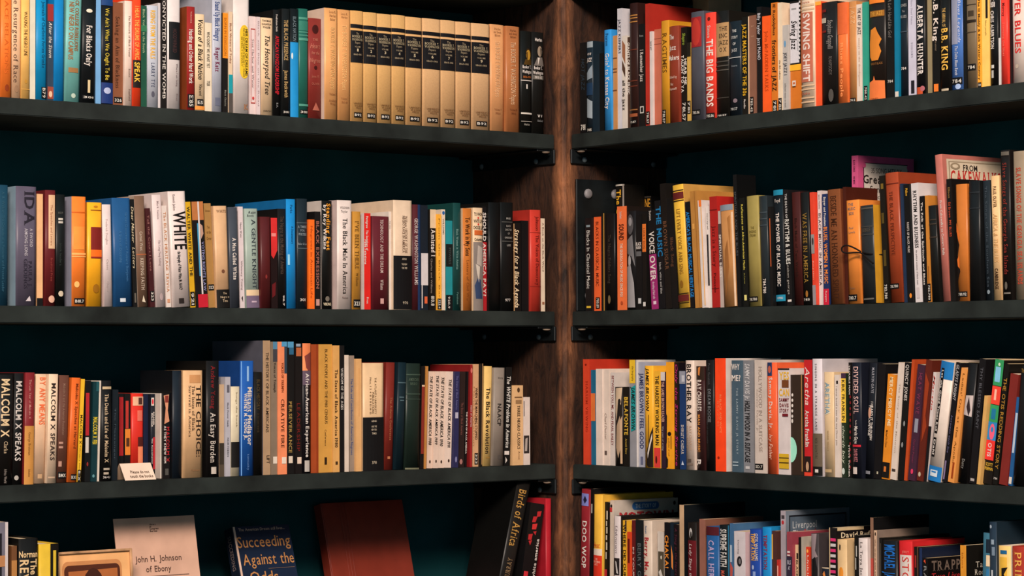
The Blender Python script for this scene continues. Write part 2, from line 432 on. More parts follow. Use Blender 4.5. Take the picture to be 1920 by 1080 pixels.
# steel plate with big domed bolts on the post, second right shelf
a = face_pt(1075,336,'R'); b = face_pt(1168,336,'R'); ztop = a.z; zbot = ZS[2]+.0006
o = empty('bolted_plate', (a.x, EB, zbot)); inv = Matrix.Translation(-o.location)
bm = box_bm((b.x,EB+.0058,zbot),(a.x,EB+.0115,ztop),.0012,1); bm.transform(inv); bm_obj('plate', bm, M_STEEL, o)
for (u,v) in ((1096.5,364),(1147,365),(1098,555),(1148,553)):
    p = face_pt(u,v,'R'); p.y = EB+.0113; bm = bmesh.new(); dome(bm, p, Vector((0,1,0)), .0115, .007); bm.transform(inv); bm_obj('bolt', bm, mat('#7c787a','steel'), o, True)
tag(o, 'black steel plate with large domed bolts on the post, second right shelf', 'plate')
# ------------------------------------------------------------------ the books, shelf by shelf (left to right)
w = '#e8ddd4'; k = '#16110f'; cr = '#dcb98f'; gd = '#c99a3a'; gy = '#8a8a8a'; yl = '#e2b23a'; rd = '#c0281e'; dk = '#3a2a22'
VOL = []
for i,(a,b,yt) in enumerate([(657,681,21),(681,707,24),(707,734,27),(734,760,29),(760,791,33),(792,826,36),(826,854,39),(854,883,42),(884,918,45)]):
    yb = 184+.0675*(a+b)/2; q = lambda f, yt=yt, yb=yb: yt+f*(yb-yt)
    VOL.append((a,b,yt,['#c4955a','#c4985e','#c59a62','#c4985f','#c69a66','#c69d70','#c39a6c','#c59b6e','#c49c72'][i],
      [R(q(.122),q(.157),'#100f12'),R(q(.178),q(.468),'#100f12'),H('The',q(.205),4,'#9a8a70',.5,.22,'s'),H('BOOKER T.',q(.232),4.5,'#b0a080',.5,.78,'s'),H('WASHINGTON',q(.26),4.5,'#b0a080',.5,.8,'s'),H('Papers',q(.288),4,'#9a8a70',.5,.4,'s'),
       H('VOLUME',q(.325),3,'#9a8a70',.5,.45),H(str(i+1),q(.355),5,'#c0b090',.5,.12,'b'),H('1860-1915',q(.395),3.2,'#9a8a70',.5,.6),
       H('UNIVERSITY',q(.835),3,'#5a3a20',.55,.7),H('OF ILLINOIS',q(.855),3,'#5a3a20',.55,.6),H('PRESS',q(.875),3,'#5a3a20',.55,.4),ST(q(.918),q(.962),'B92',.2,.8)],
      dict(cloth=1,hard=1,inn=.012,d=.165,name='clothbound_volume',nm='tan',group='nine matching tan volumes',
        label=['leftmost','second','third','fourth','middle','sixth','seventh','eighth','rightmost'][i]+' of nine tan clothbound volumes with black title panels, top left shelf')))
L1 = [
 (1,21,-30,'#e2702a',[E(160,173,'#7a3010',.35,.75),T('RACE RELATIONS',-10,140,'#c25a1c',.5,.35)]),
 (21,39,-25,'#ddb28c',[T('The Resurgence of Race',-18,156,'#4a3428',.45,.5,'s'),E(161,175,'#8a6a50',.3,.75)]),
 (39,55,-10,'#e0ad5e',[T('WALKING THE NEGRO LINE',22,106,'#5a3a18',.5,.4),E(150,158,'#a87a30',.35,.7),R(168,170,'#b98a40')]),
 (56,66,-14,'#dcd5c0',[]),
 (67,88,-20,'#0b7cae',[T('The Journals of Charlotte Forten Grimke',-12,128,'#0a3a5c',.68,.32,'s'),ST(164,186,'B79',.48,1)]),
 (88,100,8,'#2c3a4a',[R(8,40,'#8a2a28'),T('After the Storm',42,110,w,.5,.55,'i'),R(164,187,'#8a4030'),E(172,184,'#d8b090',.2,.8)]),
 (101,119,-26,'#0c74b2',[]),
 (120,149,-22,'#6aa8a2',[T('THE NEW NEGRO ON CAMPUS',-14,114,'#8a5c34',.33,.3,'b'),T('BLACK COLLEGE REBELLIONS',-14,97,'#8a5c34',.68,.26,'b'),R(129,138,'#8f6840',.2,.85),E(177,186,'#b9c9b9',.4,.7)],dict(lean=5,nm='teal')),
 (151,178,-16,'#0e1113',[T('For Blacks Only',49,126,w,.5,.4,'sb'),E(18,25,'#f0e6d0',.25,.7),R(152,176,'#c9b48a',.42,.6),ST(181,188,'301')],dict(lean=3)),
 (179,189,-24,'#6d9ecb',[]),
 (189,211,-12,'#0c0e12',[R(-12,11,'#1a3a6c'),T("We Ain't What We Ought To Be",16,151,'#c9b03a',.5,.34),R(156,195,'#1a2f66'),E(165,177,'#b0b8d8',.2,.8)]),
 (212,232,5,'#79482f',[T('Seeking an Aim of Blackness',32,166,'#3a1e10',.45,.4,'s'),ST(183,194,'326')],dict(hard=0)),
 (232,248,2,'#ecd2c2',[T('The Rhetoric of Black Power',30,108,'#6a5448',.6,.26),T('Scott',130,146,'#6a5448',.6,.26),T('Stanford',168,190,'#6a5448',.6,.26)]),
 (248,264,-8,'#df401e',[T('I HEAR THE DRUMS OF AFRICA',12,118,'#e89a4a',.5,.5,'b'),R(114,166,'#1c1410'),T('SPEAK',118,156,yl,.5,.62,'b')]),
 (264,275,11,'#1d4a38',[T('Black Voices in the South',18,100,'#9ab08a',.5,.4),R(48,60,'#2f6a4a')]),
 (275,296,11,'#c6cad6',[T('RISING FROM THE RAILS',20,111,'#dba52e',.5,.42,'b'),T('LARRY TYE',119,164,'#3a3f58',.5,.34,'w'),E(172,183,'#50505c',.35,.65)]),
 (296,301,6,'#d8cfd0',[]),
 (301,313,-14,'#16110f',[T('CONVICTED IN THE WOMB',-8,186,w,.5,.55,'s')]),
 (313,337,-22,'#eadfdc',[R(42,113,'#121315',.1,1),T('HOODWINKED',55,100,'#3a2424',.55,.3,'b'),T('Where I am Going',120,163,'#7a6a6a',.72,.16),T('Free',177,190,'#7a6a6a',.72,.16)]),
 (350,365,13,'#8c221f',[T('Hustling and Other Hard Work',56,158,w,.5,.5,'b'),T('Valentine',22,44,'#d8a090',.5,.2),ST(178,203,'E185')],dict(cc='#7a3a1c')),
 (365,383,27,'#e6c9a2',[T('Voices of a Black Nation',36,150,k,.55,.5,'bi'),T('Vincent',158,181,k,.55,.34,'i'),ST(187,199,'E5',.2,.85),R(200,207,'#d8873a')]),
 (384,397,43,'#ead9be',[T("WHO DON'T WE WANT YET",60,128,'#3a2e24',.5,.45),T('TYLER',152,162,'#3a2e24',.5,.45)]),
 (398,416,-18,'#b7bac8',[T('Stand Up Black Hungry',4,78,'#1c3a72',.5,.5,'bs'),T('Roger Katz',90,135,'#6a1c3a',.5,.45,'bs'),R(184,199,'#5c6072',.25,.8)]),
 (417,428,25,'#15110f',[R(25,110,'#d8821e',0,1),T('BORN IN REBELLION',34,105,'#8a4a10',.5,.45),T('Black Classics',170,200,'#8a8a80',.5,.3)]),
 (428,436,22,'#dcc0a0',[T('Black Writers of Today',44,120,'#7a3a28',.5,.5),R(141,176,'#1a8a96'),R(176,212,'#4a4440')]),
 (437,467,-20,'#eee2dc',[E(47,78,'#dab42c',.38,.98),E(117,148,'#dab42c',.38,.98),R(62,132,'#dab42c',.38,.98),T('HER DREAM OF DREAMS',55,142,'#2a2410',.82,.18,'b'),T('THE RISE AND TRIUMPH OF MADAM C. J. WALKER',53,145,'#6a5a1c',.63,.1),T('BEVERLY LOWRY',70,125,'#6a5a1c',.5,.1),H('K',201,10,'#9a6a4a',.78,.3,'sb')],dict(nm='white')),
 (468,480,31,'#ebd5d2',[R(54,56,'#a03028',.2,.85),R(193,195,'#a03028',.2,.85),R(54,195,'#a03028',.15,.22),R(54,195,'#a03028',.83,.9),T('Stet Harbor and Water',74,166,'#9a7a78',.5,.35),E(182,188,'#b02a28',.35,.7)]),
 (481,488,32,'#e6d2d2',[T('Black and Blue on the Road',40,200,'#9a8688',.5,.4)]),
 (489,511,34,'#e0c09a',[H('THOMAS',40,3.5,k,.45,.75,'b'),H('CALHOUN',46,3.5,k,.45,.8,'b'),H('WALKER',52,3.5,k,.45,.65,'b'),T('The Honeypod Tree',66,178,'#1c1512',.5,.42,'si'),H('JOHN DAY',209,3,k,.5,.7)]),
 (512,527,19,'#101010',[T('Fredrickson Smith',28,60,w,.45,.25),T('AFRICAN KINGDOM LEADERSHIP',68,178,'#b01c28',.5,.5,'b'),T('B.A.',194,203,gy,.5,.25)]),
 (527,543,17,'#121414',[T('THE BLACK PRESENCE',38,114,'#a88a5a',.5,.5,'b'),T('James Beckwith',133,184,'#a88a5a',.5,.45,'b'),ST(208,215,'301')]),
 (544,559,17,'#0e1416',[T('BLACK NATION',32,78,'#6a7a80',.5,.4),R(80,222,'#1c84c0'),E(100,112,'#e8f0f0',.1,.3)],dict(nm='black and bright blue')),
 (560,577,17,'#1d5a4e',[R(33,37,'#4a8a78'),R(40,58,'#2f7060'),R(60,62,'#4a8a78'),R(66,68,'#4a8a78'),R(72,77,'#4a8a78'),R(196,200,'#4a8a78'),ST(207,215,'301')]),
 (578,602,35,'#7a2a24',[E(47,64,'#3a100e',.25,.75),H('THE',75,5,'#b06a58',.5,.4,'s'),H('Heart',87,9,'#b06a58',.5,.75,'i'),H('for the',100,6,'#b06a58',.5,.6,'i'),H('Negroes',114,8,'#b06a58',.5,.8,'i'),E(124,131,'#3a100e',.38,.62),H('James W.',144,5,'#a05848',.5,.6,'s'),H('OLIVER',158,4,'#a05848',.5,.6,'s'),PG('#a05848',(.25,208),(.5,193),(.8,208))],dict(hard=1)),
 (608,632,16,'#d59a60',[H('Louis R.',23,4.5,'#7a4a2a',.6,.55,'s'),H('Harlan',30,4.5,'#7a4a2a',.6,.5,'s'),H('Editor',37,4.5,'#7a4a2a',.6,.4,'s'),T('BOOKER T. WASHINGTON Papers',52,168,'#e0b070',.6,.35,'s'),H('Volume 1',178,4.5,'#7a4a2a',.6,.55,'s'),H('Autobiogr.',190,4.5,'#7a4a2a',.6,.6,'s'),H('Writings',196,4.5,'#7a4a2a',.6,.45,'s')],dict(cc='#dcc0ae',hard=1,inn=.006,d=.165)),
 (633,656,19,'#d0955c',[H('Louis R.',27,4,'#8a5a34',.5,.55,'s'),H('Harlan',33,4,'#8a5a34',.5,.5,'s'),T('The BOOKER T. WASHINGTON Papers',48,170,'#e8b878',.5,.35,'s'),H('Volume 2',186,4.5,'#8a5a34',.5,.55,'s'),H('1860-89',193,4,'#8a5a34',.5,.5,'s')],dict(hard=1)),
]+VOL+[
 (919,946,47,'#cf9462',[H('Harlan',55,4,'#7a4a2a',.5,.45,'s'),H('and Smock',61,4,'#7a4a2a',.5,.55,'s'),H('Editors',67,4,'#7a4a2a',.5,.4,'s'),T('The BOOKER T. WASHINGTON Papers',78,182,'#e4b484',.5,.35,'s'),H('Volume 9',206,4,'#7a4a2a',.5,.5,'s'),H('1906-8',213,4,'#7a4a2a',.5,.35,'s')],dict(hard=1)),
 (947,974,50,'#a4663c',[H('Harlan',58,4,'#5a2e18',.5,.45,'s'),H('and Smock',64,4,'#5a2e18',.5,.55,'s'),H('Editors',70,4,'#5a2e18',.5,.4,'s'),T('The BOOKER T. WASHINGTON Papers',80,197,'#e0b48c',.5,.36,'s'),H('Volume 10',207,4,'#5a2e18',.5,.5,'s'),H('1909-11',214,4,'#5a2e18',.5,.35,'s')],dict(hard=1)),
 (976,996,59,'#10110f',[PG('#4a3410',(.25,122),(.4,112),(.95,110),(1,122)),E(91,106,'#2a1c0c',.42,.95),E(94,113,'#b0822a',.45,.9),PG('#5a3c12',(.45,100),(.6,97),(.62,112),(.5,110)),H('Booker T.',126,6,w,.55,.8,'b'),H('Washington',135,6,w,.55,.85,'b'),H('1856-1901',145,4,'#b0622a',.55,.7),R(151,152.5,w),H('1',163,8,w,.5,.12,'b'),R(212,215,'#d8d0c4'),H('Harlan',234,4,'#a09a90',.5,.5),R(228,229,'#b8b0a4')],dict(look='black book with gold-lit portrait on its spine')),
 (997,1019,61,'#12110f',[H('Harlan',75,6,w,.55,.6,'b'),E(84,98,'#1a1512',.4,.86),E(87,107,'#94826e',.43,.84),PG('#4a4038',(.66,90),(.82,92),(.8,102),(.7,106)),PG('#6a625c',(.15,124),(.42,108),(.85,108),(1,124)),PG('#e0d4c8',(.45,109),(.62,109),(.45,124)),H('Booker T.',128,6,w,.5,.7,'b'),H('Washington',137,6,w,.5,.85,'b'),R(142,150,'#5a554e',.05,.95),H('1901-15',146,5,w,.5,.6),H('W V',218,5,w,.6,.4,'b'),H('Oxford',227,4,gy,.6,.45)],dict(look='black book with grey portrait on its spine')),
]
R1 = [
 (1088,1100,80,'#0d0e0f',[T('HOT JAZZ',110,170,'#24303a',.5,.5,'i'),ST(228,248,'781')]),
 (1101,1119,77,'#15222c',[R(78,89,'#8a959c',.1,1),H('ART OF',101,4,w,.5,.6,'b'),H('JAZZ',112,7,w,.5,.8,'bi'),PG('#7e8a94',(.1,136),(.95,122),(.95,146),(.1,150)),PG('#8a959c',(.1,183),(.95,190),(.95,222),(.1,219)),R(155,178,'#152d46'),ST(238,247,'785')]),
 (1120,1133,100,'#0b0b0b',[],dict(inn=.03)),
 (1134,1149,56,'#2d86c8',[T("Goin' to Kansas City",100,204,w,.5,.55,'sb'),T('Pearson',63,86,'#123a66',.5,.4,'s')]),
 (1149,1158,67,'#b27c48',[R(108,110,'#6a4020'),R(128,130,'#6a4020'),R(134,136,'#6a4020'),R(168,170,'#6a4020')],dict(hard=0)),
 (1158,1167,16,'#d8d4da',[T('JAZZ KEEPERS',36,100,'#3a3a4a',.5,.5,'b')]),
 (1167,1176,67,'#d9cfc4',[PG('#8a5a40',(.1,75),(.9,85),(.9,120),(.1,105)),T('all the jazz',150,206,k,.5,.7,'b'),PG('#4a3428',(.1,112),(.9,128),(.9,145),(.1,130))]),
 (1176,1182,70,'#3a2418',[T('GIANTS OF BLACK MUSIC',80,176,w,.5,.8,'b')]),
 (1182,1197,6,'#2a1512',[R(28,30,'#a8743a'),R(33,35,'#a8743a'),R(40,42,'#a8743a'),R(92,94,'#5a2a1c'),R(150,152,'#5a2a1c'),R(160,162,'#5a2a1c'),R(204,206,'#8a5a30'),R(212,218,'#8a4a2c'),ST(224,231,'Z1.87')],dict(hard=1)),
 (1198,1210,45,'#0f1012',[T('I Remember Jazz',93,152,w,.5,.55,'s'),R(198,211,'#c8c4bc',.2,.8),R(200,209,'#17181a',.3,.7),H('Rose',67,4,gy,.5,.6)]),
 (1211,1219,7,'#a42a20',[ST(208,232,'781.57')],dict(d=.155,cc='#a02a20')),
 (1219,1225,59,'#dcd0cc',[T('BLACK JAZZ',78,94,k,.5,.5)]),
 (1225,1241,55,'#b2614a',[R(72,73,'#8a4434'),R(82,83,'#8a4434')],dict(hard=0)),
 (1241,1256,39,'#bb8220',[T('RAGTIMES',62,136,'#5a3a0c',.5,.55,'s'),ST(205,232,'781.57',.15,.65)],dict(d=.17)),
 (1256,1276,49,'#7a301f',[H('The',69,9,w,.3,.5,'b'),H('Jazz',89,9,w,.4,.7,'b'),H('Makers',108,9,w,.5,.95,'b'),H('Edited by',144,5,'#d8b8a8',.45,.75),H('Nat',157,5,'#d8b8a8',.35,.3),H('Hentoff',166,5,'#d8b8a8',.45,.75)]),
 (1277,1289,51,'#0f0e0c',[T('HEAR ME',110,158,w,.72,.42,'b'),T("TALKIN' TO YA",103,172,w,.25,.42,'b'),T('Shapiro',62,84,'#8aa03a',.5,.5,'i'),ST(188,228,'781.57')]),
 (1289,1296,80,'#c09a4c',[R(80,106,'#1a1712'),ST(188,212,'781')]),
 (1297,1322,22,'#45464f',[R(32,88,'#8e2226',.05,.85),E(34,86,'#a83028',.1,.8),ST(205,215,'785.06',.1,.75)]),
 (1300,1330,-24,'#b88a64',[],dict(inn=.175,d=.1,cc='#c8a888',nm='tall tan',label='tall tan book standing behind the grey and red ones, top right shelf')),
 (1323,1343,24,'#da3c2e',[E(32,39,'#5a1a14',.3,.6),T('Simon',48,71,w,.45,.3,'s'),T('THE BIG BANDS',74,199,'#f0dcd0',.5,.65,'b'),ST(211,221,'785.06')]),
 (1344,1368,21,'#14120f',[R(43,106,'#a8845a',0,1),H('THE',54,8,k,.6,.6,'s'),H('ENC',67,8,k,.6,.6,'s'),H('JAZZ',80,8,k,.6,.7,'s'),H('O X',93,8,k,.6,.5,'s'),R(114,116,'#4a4640'),R(122,124,'#4a4640'),R(130,132,'#4a4640'),R(182,183,'#4a4640'),ST(212,218,'781.57')],dict(hard=1)),
 (1369,1391,40,'#131c24',[H('THE',58,5,'#c8c8c4',.5,.35,'b'),H('STORY',70,5,'#c8c8c4',.5,.55,'b'),H('OF',82,5,'#c8c8c4',.5,.25,'b'),H('JAZZ',94,5,'#c8c8c4',.5,.45,'b'),R(107,108.5,'#c8c8c4'),H('Stearns',123,3,'#8a9298',.5,.5),E(184,192,'#7a6a72',.4,.75),H('781.57',203,5,'#c8c8c4',.45,.6)]),
 (1392,1404,32,'#12120f',[T('JAZZ MASTERS OF THE 30s',45,178,'#c99a20',.42,.6,'b'),T('Macmillan',185,202,w,.42,.3)],dict(cc='#e0c8a8',pages='#e8d4b8')),
 (1405,1419,29,'#7c5443',[H('RAY',49,3,'#b08a70',.5,.4),H('BAND',68,3,'#b08a70',.5,.4),ST(180,210,'785.42',.1,.6)]),
 (1420,1429,13,'#111012',[T('Billy Taylor  Jazz PIANO',25,112,'#c8c4c8',.5,.6,'b')]),
 (1430,1446,30,'#e5561f',[T('John McFADDEN TALKS',58,170,'#b03c10',.5,.4,'s')],dict(flat=1)),
 (1447,1459,5,'#c46c22',[T('IE Rudolphus',8,66,'#3a1c08',.5,.4,'b'),T('frontiers of JAZZ',75,170,'#2a1408',.5,.65,'b'),ST(187,208,'781',.2,.9)]),
 (1459,1467,5,'#e8d2b4',[T('the 11th edition',112,148,'#6a4a2c',.5,.4,'i'),ST(183,206,'781')]),
 (1468,1480,47,'#b9b2ac',[T('JOEY JAZZ 1',98,140,'#3a3a40',.5,.5,'b'),E(76,88,'#5a8ab0',.3,.6),T('collected essays on music',155,200,'#7a7470',.5,.3)]),
 (1481,1503,2,'#c06a22',[R(2,120,'#14110f'),R(6,117,'#e2dde2',.02,.84),R(15,18,'#8a8a8a',.15,.6),T('Swing Jazz',38,92,'#16110f',.38,.5,'bi'),T('the great bands',40,95,'#9a9a9a',.72,.12),R(120,131,'#e2a52a')]+[R(3+i*8,7+i*8,'#d8d4d4',.87,1) for i in range(14)]+[R(150,160,'#e0d4c8',.28,.6),R(153,157,'#b0542a',.35,.52)],dict(hard=0,look='book with white film-strip panel above orange-brown spine')),
 (1504,1529,-14,'#ddc3a8',[R(-4,-1,'#b08a68'),R(8,12,'#c8a888'),R(16,19,'#c8a888'),H('Dance',4,4,'#b0604a',.4,.6),R(23,153,'#ad604a',.02,.9),T('SWING SHIFT',25,152,'#f0dcd0',.45,.52,'b'),R(158,161,'#c8a888'),R(165,168,'#c8a888'),H('Duke',174,5,'#b0604a',.4,.6),R(181,184,'#c8a888'),R(189,192,'#c8a888')]),
 (1530,1541,3,'#e0512a',[R(3,10,'#e89a3a')]),
 (1542,1571,4,'#151312',[R(33,42,'#b0a898',.02,.35),R(17,22,'#6a1c18',.05,.35),R(56,60,'#6a1c18',.05,.35),T('Stephane Grappelli',38,92,'#8a8480',.62,.3,'si'),T('RHAPSODY',106,140,'#5a5450',.62,.2),E(166,190,'#4a4642',.5,.8)],dict(hard=1)),
 (1572,1592,5,'#d96b34',[R(5,64,'#c85c30'),T('Blues People',80,180,'#e88a50',.5,.3,'b')]),
 (1592,1607,3,'#b67c48',[R(14,15,'#d8a070'),T('AZZ',20,45,'#d8a878',.6,.5),ST(182,190,'78.5',.1,.9)]),
 (1607,1618,8,'#ead8c8',[T('THE ART OF JAZZ',15,64,'#4a3a34',.5,.5,'b'),T('essays on the development',70,160,'#c8a890',.5,.3)]),
 (1618,1628,4,'#2e8e7a',[ST(160,188,'780.42',.25,.95)]),
 (1629,1662,-16,'#1a130f',[R(-16,6,'#d8762a',.05,.95),R(20,31,'#8a5a20',.1,.95),H('THE JAZZ',25,7,'#c8923a',.5,.7,'s'),PG('#c8782a',(.1,105),(.08,80),(.15,55),(.45,50),(.6,62),(.8,74),(.65,84),(.78,96),(.6,112),(.2,112)),H('GREAT BLACK',118,4,'#8a5a2c',.5,.7),PG('#d8703a',(.02,186),(.05,152),(.3,148),(.34,140),(.42,149),(.95,151),(.98,186)),H('SCRIBNERS',183,3,'#3a1408',.35,.5)],dict(look='thick black book with orange profile silhouette on its spine',hard=1)),
 (1663,1677,-10,'#121110',[T('A Left Hand Like God',-2,70,'#6a6460',.5,.45,'i'),H('784',151,5,w,.5,.7)]),
 (1678,1687,-12,'#0e6a8a',[R(170,182,'#d8cfc4',.1,.9)]),
 (1688,1703,-8,'#141b22',[H('JONES',10,5,gy,.5,.8,'b'),H('The',21,4,gy,.5,.4),H('BLUES',31,5,gy,.5,.8,'b'),R(58,60,'#3a4650'),H('784',127,5,w,.5,.7)]),
 (1704,1718,-20,'#d0ccdd',[T('Where Dead Voices',-5,45,'#a8a4b4',.5,.25),T('TOSCHES',78,107,'#a8a4b4',.5,.25),R(150,174,'#1c1a20',.35,.8)]),
 (1719,1738,-14,'#0f0e10',[T('ALBERTA HUNTER',8,140,'#f0e4dc',.5,.58,'sb'),R(162,176,'#b84a28',.1,.75),E(160,170,'#a05a60',.5,.95)]),
 (1739,1748,-10,'#8a7c5e',[]),
 (1749,1763,-18,'#0e0d0c',[T('B.B. King',-10,76,'#e8d8cc',.5,.6,'b'),T('the authorized',76,94,'#7a6a5a',.5,.25,'i'),R(156,170,'#d8722a',.2,.8)]),
 (1764,1783,-12,'#100e0c',[T('THE ARRIVAL OF',15,50,'#c8a05a',.45,.34),T('B.B. KING',53,130,'#d8a848',.5,.6,'sb'),R(165,169,'#b8a890',.15,.85)]),
 (1785,1807,-16,'#4066a6',[R(-10,82,'#8a8ea4',.05,.62),T('Blues Legends',0,80,'#c0c6dc',.75,.2,'i'),T('The Delta Blues Bands',85,140,'#d8dcec',.5,.25,'i'),ST(144,157,'784',.05,.95),E(156,166,'#a0b4d8',.4,.85)]),
 (1807,1813,-6,'#121212',[]),
 (1814,1833,-14,'#6c5c46',[R(8,9.5,'#241c14'),R(20,30,'#3a3024',.2,.8),R(37,42,'#241c14'),R(59,60.5,'#4a3e30'),ST(119,131,'784',.1,.95)]),
 (1833,1841,-10,'#df982c',[T('The 12 Muddy & Bob Waters Country',-2,148,'#4a2c0c',.5,.5,'b'),ST(153,162,'784')]),
 (1842,1856,-12,'#e9bd62',[R(-12,34,'#1c1712',.55,.85),T('blues people',38,66,'#b08a40',.6,.2)]),
 (1857,1873,-10,'#0f0e0e',[H('Bessie',6,14,w,.4,.6,'b'),T('CHRIS ALBERTSON',20,90,w,.35,.42,'b'),R(120,126,'#d8d4cc',.2,.55),R(130,144,'#b8b4ac',.22,.5)]),
 (1873,1877,-4,'#d8d4d0',[R(-4,70,'#1a1818')]),
 (1878,1893,-16,'#d8372b',[T('Murray',5,30,'#5a120e',.5,.4,'s'),T('Stomping the blues',42,104,'#e86a58',.5,.3)]),
 (1893,1899,-6,'#101010',[]),
 (1900,1925,-20,'#dccabf',[T('RIVER BLUES',-30,98,'#c22a28',.45,.45,'b'),E(118,126,'#b0a090',.25,.5)]),
]
